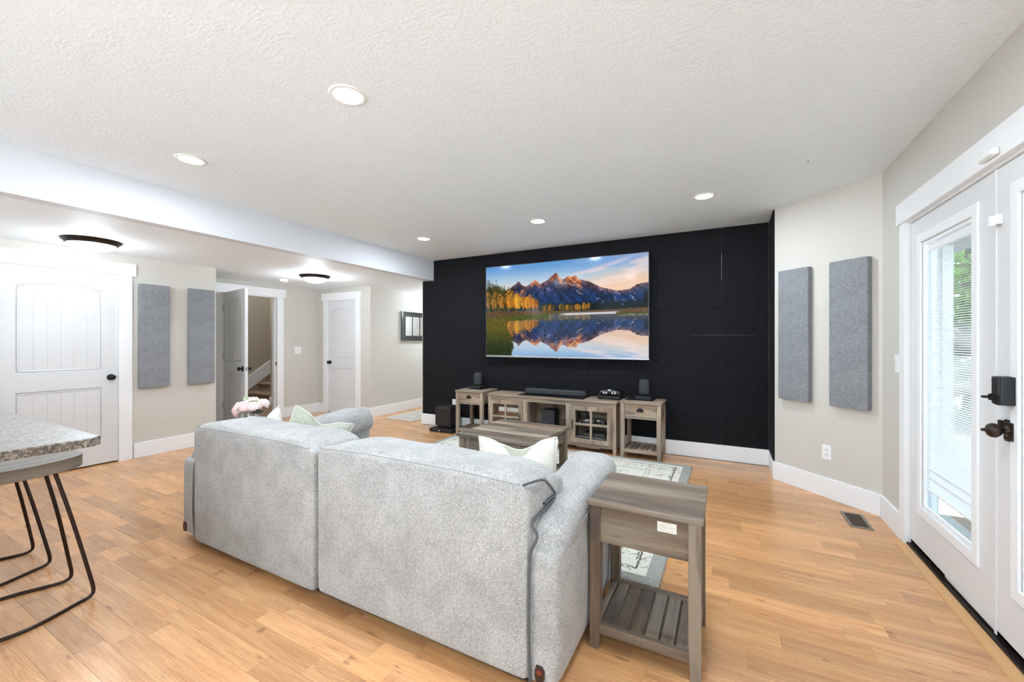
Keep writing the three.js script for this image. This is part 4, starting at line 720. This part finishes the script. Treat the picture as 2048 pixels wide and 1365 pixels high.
// coffee table
{
  const t = thing('coffee_table', 'square grey wood coffee table with a drawer on the cream rug', 'coffee table', [-1.655, 0.0125, -3.2], -0.045);
  const w = 0.735, d = 0.735, h = 0.448, lx = w / 2 - 0.045, lz = d / 2 - 0.045, m = M.greywood;
  const n = 7, bw = d / n; for (let i = 0; i < n; i++) mesh('top_board', [bb(-w / 2, w / 2, h - 0.026, h, -d / 2 + i * bw + 0.0004, -d / 2 + (i + 1) * bw - 0.0004, 0.0025)], i % 3 === 1 ? M.greywoodlight : m, t, 'x');
  for (const sx of [-1, 1]) for (const sz of [-1, 1]) mesh('leg', [bb(sx * lx - 0.03, sx * lx + 0.03, 0, h - 0.026, sz * lz - 0.03, sz * lz + 0.03, 0.003)], m, t, 'y');
  for (const sz of [-1, 1]) mesh('apron', [bb(-lx + 0.03, lx - 0.03, h - 0.15, h - 0.026, sz * (lz + 0.008) - 0.012, sz * (lz + 0.008) + 0.01)], m, t, 'x'); for (const sx of [-1, 1]) mesh('apron', [bb(sx * (lx + 0.008) - 0.012, sx * (lx + 0.008) + 0.01, h - 0.13, h - 0.026, -lz + 0.03, lz - 0.03)], m, t, 'z');
  const dr = mesh('drawer', [bb(-lx + 0.07, lx - 0.07, h - 0.143, h - 0.032, lz + 0.004, lz + 0.024, 0.003)], m, t, 'x'); mesh('cup_pull', cupPull().scale(1.2, 1.2, 1.2).translate(-0.06, h - 0.098, lz + 0.024), M.hardware, dr);
  mesh('lower_shelf', [bb(-lx, lx, 0.085, 0.105, -lz, lz, 0.003)], m, t, 'x');
}

// ---------------------------------------------------------------- sofa, seen from behind
{
  const t = thing('sofa', 'light grey heathered two-seat recliner sofa seen from behind', 'sofa', [-1.74, 0, -1.277]);
  const XS = 1.12; // half width between the arms; local z runs towards the camera, back face at z = 0
  mesh('underframe', [bb(-1.18, 1.1, 0.004, 0.06, -0.9, -0.06)], M.darkinside, t);
  const sec = [[-1.125, -0.012], [0.008, 1.128]];
  sec.forEach(([a, b], i) => {
    const w = b - a, c = (a + b) / 2;
    const back = mesh('back_panel', soft(w, 0.705, 0.2, 0.026, 18, (v, hw, hh) => { const u = v.x / hw, y = v.y / hh; if (v.z > 0) v.z += 0.012 * (1 - u * u) * (1 - y * y); if (v.y < 0) v.x *= 1 - 0.03 * Math.max(0, -y - 0.7); if (y > 0.8) v.y -= 0.02 * Math.abs(u) ** 8; }).translate(c, i ? 0.40 : 0.385, -0.1), M.sofa, t);
    // pillow top that laps over the back
    const head = mesh('head_cushion', soft(w + 0.006, 0.2, 0.32, 0.06, 24, (v, hw, hh, hd) => {
      const u = v.x / hw, e = Math.abs(u) ** 7, k = v.z / hd;
      if (v.y > 0) v.y *= (1 - 0.42 * e) * (1 + ((i ? 0.04 : 0.06 * Math.cos((u + 0.45) * 5.2)) + 0.03 * Math.sin(v.x * 17 + i)) * (1 - e) - 0.1 * sm(0.1, -1, k));
    }).translate(c, i ? 0.661 : 0.668, -0.158), M.sofa, t);
    mesh('piping', [tube([[c - w / 2 + 0.03, 0.726 + 0.014 * i, 0.0005], [c - w / 4, 0.735 + 0.016 * i, 0.0005], [c, 0.736 + 0.016 * i, 0.0005], [c + w / 4, 0.735 + 0.016 * i, 0.0005], [c + w / 2 - 0.03, 0.726 + 0.014 * i, 0.0005]], 0.0022, 40, 6)], M.seam, head);
    mesh('back_cushion', soft(w + 0.004, 0.4, 0.3, 0.05, 12).translate(c, 0.49, -0.235), M.sofa, t);
    mesh('seat_cushion', soft(w - 0.02, 0.2, 0.66, 0.06, 12, (v, hw, hh) => { if (v.y > 0) v.y += 0.02 * (1 - (v.x / hw) ** 2); }).translate(c, 0.37, -0.62), M.sofa, t);
    mesh('footrest', soft(w - 0.03, 0.26, 0.07, 0.03, 8).translate(c, 0.17, -0.92), M.sofa, t);
  });
  // arms: a flat panel below, a padded roll on top
  for (const [x0, x1, zf, s] of [[-1.30, -1.08, -1.36, -1], [1.05, 1.226, -0.93, 1]]) {
    const len = -zf - 0.022, zc = zf / 2 - 0.011, c = (x0 + x1) / 2, w = x1 - x0;
    const arm = mesh('arm', soft(w, 0.50, len, 0.035, 16, (v, hw, hh, hd) => { if (v.x * s > 0) v.x += s * 0.012 * (1 - (v.y / hh) ** 2); if (v.y > 0) v.y -= 0.02 * sm(0.7, 1, v.z / hd); }).translate(c, 0.285, zc), M.sofa, t);
    mesh('arm_pad', soft(w + 0.085, 0.19, len - 0.02, 0.085, 22, (v, hw, hh, hd) => { const k = v.z / hd; v.y += 0.035 * sm(-0.1, -0.8, k) - 0.022 * sm(0.45, 1, k) - 0.03 * sm(-0.86, -1, k); v.x += -s * 0.006 * sm(0.5, 1, k); }).translate(c - s * 0.034, 0.523, zc - 0.01), M.sofa, arm);
    if (s > 0) mesh('seam', [tube([[1.19, 0.462, -0.034], [1.225, 0.492, -0.075], [1.2375, 0.53, -0.22], [1.2375, 0.55, -0.45], [1.236, 0.55, -0.7], [1.222, 0.525, -0.88]], 0.0028, 60, 6)], M.seam, arm);
    const xi = s > 0 ? 1.131 : -1.128;
    mesh('piping', [tube([[xi, 0.05, -0.014], [xi, 0.2, -0.004], [xi, 0.36, -0.006], [xi, 0.45, -0.008], ...(s > 0 ? [[1.136, 0.511, -0.010], [1.15, 0.541, -0.014], [1.155, 0.568, -0.022], [1.139, 0.602, -0.012], [1.139, 0.613, -0.03], [1.14, 0.619, -0.126], [1.14, 0.627, -0.225]] : [[xi - 0.014, 0.5, -0.02], [xi - 0.006, 0.54, -0.045], [xi - 0.012, 0.575, -0.09]])], 0.0055, 50, 8)], M.piping, arm);
    const pl = new THREE.Shape(); [[-0.012, -0.028], [0.012, -0.028], [0.019, -0.012], [0.019, 0.016], [0.009, 0.03], [-0.012, 0.03], [-0.018, 0.012], [-0.018, -0.012]].forEach(([x, y], i) => i ? pl.lineTo(x, y) : pl.moveTo(x, y)); pl.closePath();
    const sw = mesh('power_switch', extr(pl, 0.006, 0.0015).translate(s > 0 ? 1.165 : -1.262, s > 0 ? 0.085 : 0.085, -0.021), M.leather, arm);
    sw.userData.label = 'dark brown power switch plate with a red rocker';
  }
  const seamX = 1.13; // the flap of piping at the right end of the head cushion
  mesh('piping', [tube([[1.112, 0.742, 0.001], [1.128, 0.745, -0.03], [1.138, 0.742, -0.07], [1.14, 0.728, -0.12], [1.14, 0.702, -0.16], [1.14, 0.65, -0.222], [1.14, 0.637, -0.228], [1.139, 0.637, -0.2], [1.138, 0.64, -0.12]], 0.005, 50, 8)], M.piping, t);
  for (const [x, y] of [[1.165, 0.093], [-1.262, 0.093]]) mesh('rocker', [bb(x - 0.008, x + 0.008, y - 0.006, y + 0.008, -0.02, -0.012, 0.002)], M.red, t);
  mesh('socket', [new THREE.CylinderGeometry(0.0065, 0.0065, 0.003, 16).rotateX(Math.PI / 2).translate(1.166, 0.073, -0.0145)], M.glossblack, t);
  for (const x of [-1.2, 1.14]) for (const z of [-0.1, -0.86]) mesh('foot', [lathe([[0, 0], [0.02, 0], [0.024, 0.04], [0, 0.04]], 16).translate(x, 0.0005, z)], M.blackplastic, t);
}
// pillows: knife-edged, corners drawn out, dented from above
function pillow(w, h, th, dent, mat, edgeMat, label, pos, rot, group) {
  const n = 26, P = [], I = [], U = [];
  const put = (side) => { for (let j = 0; j <= n; j++) for (let i = 0; i <= n; i++) { const u = i / n * 2 - 1, v = j / n * 2 - 1, puff = Math.pow((1 - u ** 2) * (1 - v ** 2), 0.55) * th; const pin = 0.10; let x = w / 2 * u * (1 - pin * (1 - v * v) * u * u), y = h / 2 * v * (1 - pin * (1 - u * u) * v * v); y -= dent * Math.exp(-u * u * 7) * sm(-0.6, 1, v); x *= 1 - 0.14 * sm(-0.3, 1, v) * (dent / 0.1) * 0.6; P.push(x, y, side * puff * (1 - 0.3 * Math.exp(-u * u * 9) * sm(0, 1, v)) + 0.008 * Math.sin(u * 5 + v * 3)); } };
  put(1); put(-1); const m = (n + 1) ** 2;
  for (const [o, f] of [[0, 0], [m, 1]]) for (let j = 0; j < n; j++) for (let i = 0; i < n; i++) { const a = o + j * (n + 1) + i, b = a + 1, c = a + n + 1, d = c + 1; f ? I.push(a, c, b, b, c, d) : I.push(a, b, c, b, d, c); }
  const g = new THREE.BufferGeometry(); g.setAttribute('position', new THREE.Float32BufferAttribute(P, 3)); g.setIndex(I); const q = mergeVertices(g, 1e-4); q.computeVertexNormals();
  const t = thing('throw_pillow', label, 'pillow', pos, 0, group); t.rotation.set(...rot, 'YXZ'); mesh('cushion', q, mat, t);
  const e = []; for (let k = 0; k < 4 * n; k++) { const s = Math.floor(k / n), f = k % n, [i, j] = [[f, 0], [n, f], [n - f, n], [0, n - f]][s], id = (j * (n + 1) + i) * 3; e.push([P[id], P[id + 1], P[id + 2]]); }
  mesh('welt', [tube(e, 0.0045, 160, 6, true)], edgeMat, t); return t;
}
pillow(0.46, 0.46, 0.085, 0.10, M.cream, M.cream, 'cream pillow with a dented top on the right seat of the sofa', [-0.975, 0.505, -1.915], [-0.2, 0.46, 0], null);
pillow(0.45, 0.41, 0.085, 0.035, M.sage, M.cream, 'sage green pillow leaning before the cream one on the right seat', [-1.03, 0.478, -2.045], [-0.2, 0.46, 0], null);
pillow(0.46, 0.46, 0.085, 0.09, M.cream, M.cream, 'cream pillow with one pointed corner showing on the left sofa seat', [-2.75, 0.545, -1.67], [-0.1, 2.2, 0], null);
pillow(0.44, 0.44, 0.085, 0.05, M.sage, M.cream, 'sage green pillow with cream welt by the left arm of the sofa', [-2.60, 0.51, -1.89], [-0.15, 1.03, -0.42], null);

// flowers on the left end table
{
  const t = thing('flower_arrangement', 'pale pink peonies in a ribbed glass vase behind the sofa', 'flowers', [-3.325, 0.6035, -1.87]);
  const prof = []; for (let i = 0; i <= 12; i++) prof.push([0.045 + 0.012 * Math.sin(i / 12 * 3.1) + (i % 2) * 0.002, i / 12 * 0.1]); for (let i = 12; i >= 1; i--) prof.push([0.041 + 0.012 * Math.sin(i / 12 * 3.1), i / 12 * 0.1]); prof.push([0, 0.008]); prof.unshift([0, 0]);
  mesh('vase', lathe(prof, 40), phys({ color: 0xf3f6f6, transmission: 1, thickness: 0.004, roughness: 0.06, ior: 1.5 }), t);
  const petal = (r, open, tilt) => { const g = new THREE.SphereGeometry(r, 8, 6, -0.75, 1.5, 0.35, 1.35).scale(1, 1.05, 0.55); return g.rotateX(tilt).translate(0, 0, 0); };
  const bloom = (x, y, z, r, mat) => { const gs = []; for (let ring = 0; ring < 4; ring++) { const k = 5 + ring * 2; for (let i = 0; i < k; i++) gs.push(petal(r * (0.35 + ring * 0.21), 1, -0.55 + ring * 0.27 + rr(-0.15, 0.15)).rotateZ(rr(-0.2, 0.2)).rotateY(i / k * 6.283 + ring * 0.5 + rr(-0.15, 0.15))); } const m = mesh('flower', gs, mat, t); m.position.set(x, y, z); m.rotation.set(rr(-0.5, 0.5), rr(0, 6), rr(-0.5, 0.5)); return m; };
  for (const [x, y, z, r, p] of [[-0.085, 0.115, 0.02, 0.05, 0], [-0.01, 0.105, 0.06, 0.062, 1], [0.07, 0.125, 0.01, 0.058, 0], [0.0, 0.145, -0.02, 0.06, 0], [-0.06, 0.13, -0.06, 0.05, 1], [0.05, 0.115, 0.06, 0.05, 1], [0.02, 0.13, -0.09, 0.05, 0]]) bloom(x, y, z, r, p ? M.pink : M.pinkpale);
  const leafShape = (l, wv) => { const g = new THREE.PlaneGeometry(wv, l, 4, 8).translate(0, l / 2, 0), p = g.attributes.position; for (let i = 0; i < p.count; i++) { const v = p.getY(i) / l, s = Math.pow(Math.sin(Math.PI * clamp(v, 0.02, 0.985)), 0.7); p.setX(i, p.getX(i) * s); p.setZ(i, 0.25 * Math.abs(p.getX(i)) - 0.12 * l * v * v); } g.computeVertexNormals(); return g; };
  for (const [x, y, z, a, b, l, m] of [[0.0, 0.16, 0.02, 0.15, 0.1, 0.06, 0], [0.06, 0.14, 0.03, 0.5, -1.15, 0.075, 0], [0.06, 0.1, 0.02, 0.4, -1.9, 0.085, 1], [-0.08, 0.085, 0.03, 0.4, 1.5, 0.075, 0], [0.02, 0.09, 0.08, 0.9, -0.6, 0.06, 0]]) { const q = mesh('leaf', leafShape(l, 0.045), m ? M.leafdark : M.leaf, t); q.position.set(x, y, z); q.rotation.set(a, 0.5, b); }
  for (let i = 0; i < 5; i++) mesh('stem', [tube([[rr(-0.02, 0.02), 0.012, rr(-0.02, 0.02)], [rr(-0.02, 0.02), 0.06, rr(-0.02, 0.02)], [rr(-0.05, 0.05), 0.115, rr(-0.04, 0.04)]], 0.0025, 10, 5)], M.leaf, t);
}

// mirror in the hall
{
  const t = thing('wall_mirror', 'black framed mirror with narrow panes on the hall wall', 'mirror', [XH, 1.255, -5.47], Math.PI / 2);
  const w = 1.0, h = 0.525, s = rectPath(THREE.Shape, 0, w, 0, h); s.holes.push(rectPath(THREE.Path, 0.09, w - 0.09, 0.09, h - 0.09));
  mesh('frame', [extr(s, 0.035, 0.008), (() => { const q = rectPath(THREE.Shape, 0.004, w - 0.004, 0.004, h - 0.004); q.holes.push(rectPath(THREE.Path, 0.035, w - 0.035, 0.035, h - 0.035)); return extr(q, 0.05, 0.008); })()], M.glossblack, t);
  for (let i = 0; i < 4; i++) mesh('pane', [bb(0.092 + i * 0.204, 0.284 + i * 0.204, 0.085, h - 0.085, 0.005, 0.009)], M.mirror, t);
  for (let i = 0; i < 3; i++) mesh('muntin', [bb(0.284 + i * 0.204, 0.296 + i * 0.204, 0.085, h - 0.085, 0.005, 0.014)], M.hardware, t);
}

// ---------------------------------------------------------------- counter and stools
{
  const t = thing('counter', 'granite patterned laminate countertop at the left edge with mottled grey brown rim', 'counter', [-3.6, 0, -0.1]);
  const s = new THREE.Shape(); s.moveTo(-1.4, -0.5); s.lineTo(1.6, -0.5); s.lineTo(1.6, 0.485); s.lineTo(1.575, 0.512); s.lineTo(-1.4, 0.512); s.closePath();
  mesh('countertop', extr(s, 0.032, 0.004).rotateX(-Math.PI / 2).translate(0, 0.87, 0), M.granite, t);
  mesh('cabinet_body', [bb(-1.36, 1.2, 0.1, 0.87, -0.02, 0.46, 0.003)], M.white, t); mesh('toe_kick', [bb(-1.34, 1.18, 0.0005, 0.1, 0.02, 0.42)], M.darkinside, t);
  for (let i = 0; i < 4; i++) mesh('cabinet_panel', [bb(-1.34 + i * 0.635, -0.73 + i * 0.635, 0.12, 0.85, -0.034, -0.018, 0.004)], M.white, t);
}
{
  const make = (label, x) => {
    const t = thing('bar_stool', label, 'stool', [x, 0, -0.55], 0, 'wire legged wood stools at the counter');
    const sg = new THREE.BoxGeometry(2, 2, 2, 24, 2, 32), sp = sg.attributes.position, R0 = 0.06; sg.deleteAttribute('uv');
    for (let i = 0; i < sp.count; i++) {
      let a = sp.getX(i) * 0.152, b = sp.getZ(i) * 0.222; const y = sp.getY(i), qx = clamp(a, -0.152 + R0, 0.152 - R0), qz = clamp(b, -0.222 + R0, 0.222 - R0);
      if (Math.max(Math.abs(sp.getX(i)), Math.abs(sp.getZ(i))) > 0.999 || (qx !== a && qz !== b)) { const dx = a - qx, dz = b - qz, l = Math.hypot(dx, dz); if (qx !== a && qz !== b && l > 0) { const m = Math.max(Math.abs(dx), Math.abs(dz)); a = qx + dx / l * m; b = qz + dz / l * m; } }
      const k = b / 0.222; sp.setXYZ(i, a, 0.672 + y * 0.027 + 0.016 * k * k - 0.008 - (y > 0 ? 0.009 * (1 - (a / 0.152) ** 2) * (1 - k * k) : 0), b);
    }
    mesh('seat', toCreasedNormals(sg.toNonIndexed(), 0.6), M.seatwood, t, 'z');
    for (const s of [-1, 1]) mesh('leg_loop', [tube([[s * 0.075, 0.655, -0.13], [s * 0.098, 0.4, -0.185], [s * 0.132, 0.12, -0.236], [s * 0.142, 0.035, -0.248], [s * 0.146, 0.012, -0.232], [s * 0.156, 0.0084, -0.19], [s * 0.2, 0.0084, -0.08], [s * 0.215, 0.0084, 0], [s * 0.2, 0.0084, 0.08], [s * 0.156, 0.0084, 0.19], [s * 0.146, 0.012, 0.232], [s * 0.142, 0.035, 0.248], [s * 0.132, 0.12, 0.236], [s * 0.098, 0.4, 0.185], [s * 0.075, 0.655, 0.13]], 0.0078, 160, 8)], M.bronzelight, t);
    mesh('mounting_plate', [bb(-0.1, 0.1, 0.645, 0.651, -0.15, 0.15, 0.002)], M.bronzelight, t); return t;
  };
  const a = make('nearer wire legged stool with curved grey wood seat under the counter edge', -2.865);
  copyOf(a, [-3.465, 0, -0.55], 0, 'farther wire legged stool, only its bent legs showing behind the nearer one');
}
scene.traverse((o) => { if (o.isMesh) o.castShadow = o.receiveShadow = true; });
renderer.render(scene, camera);
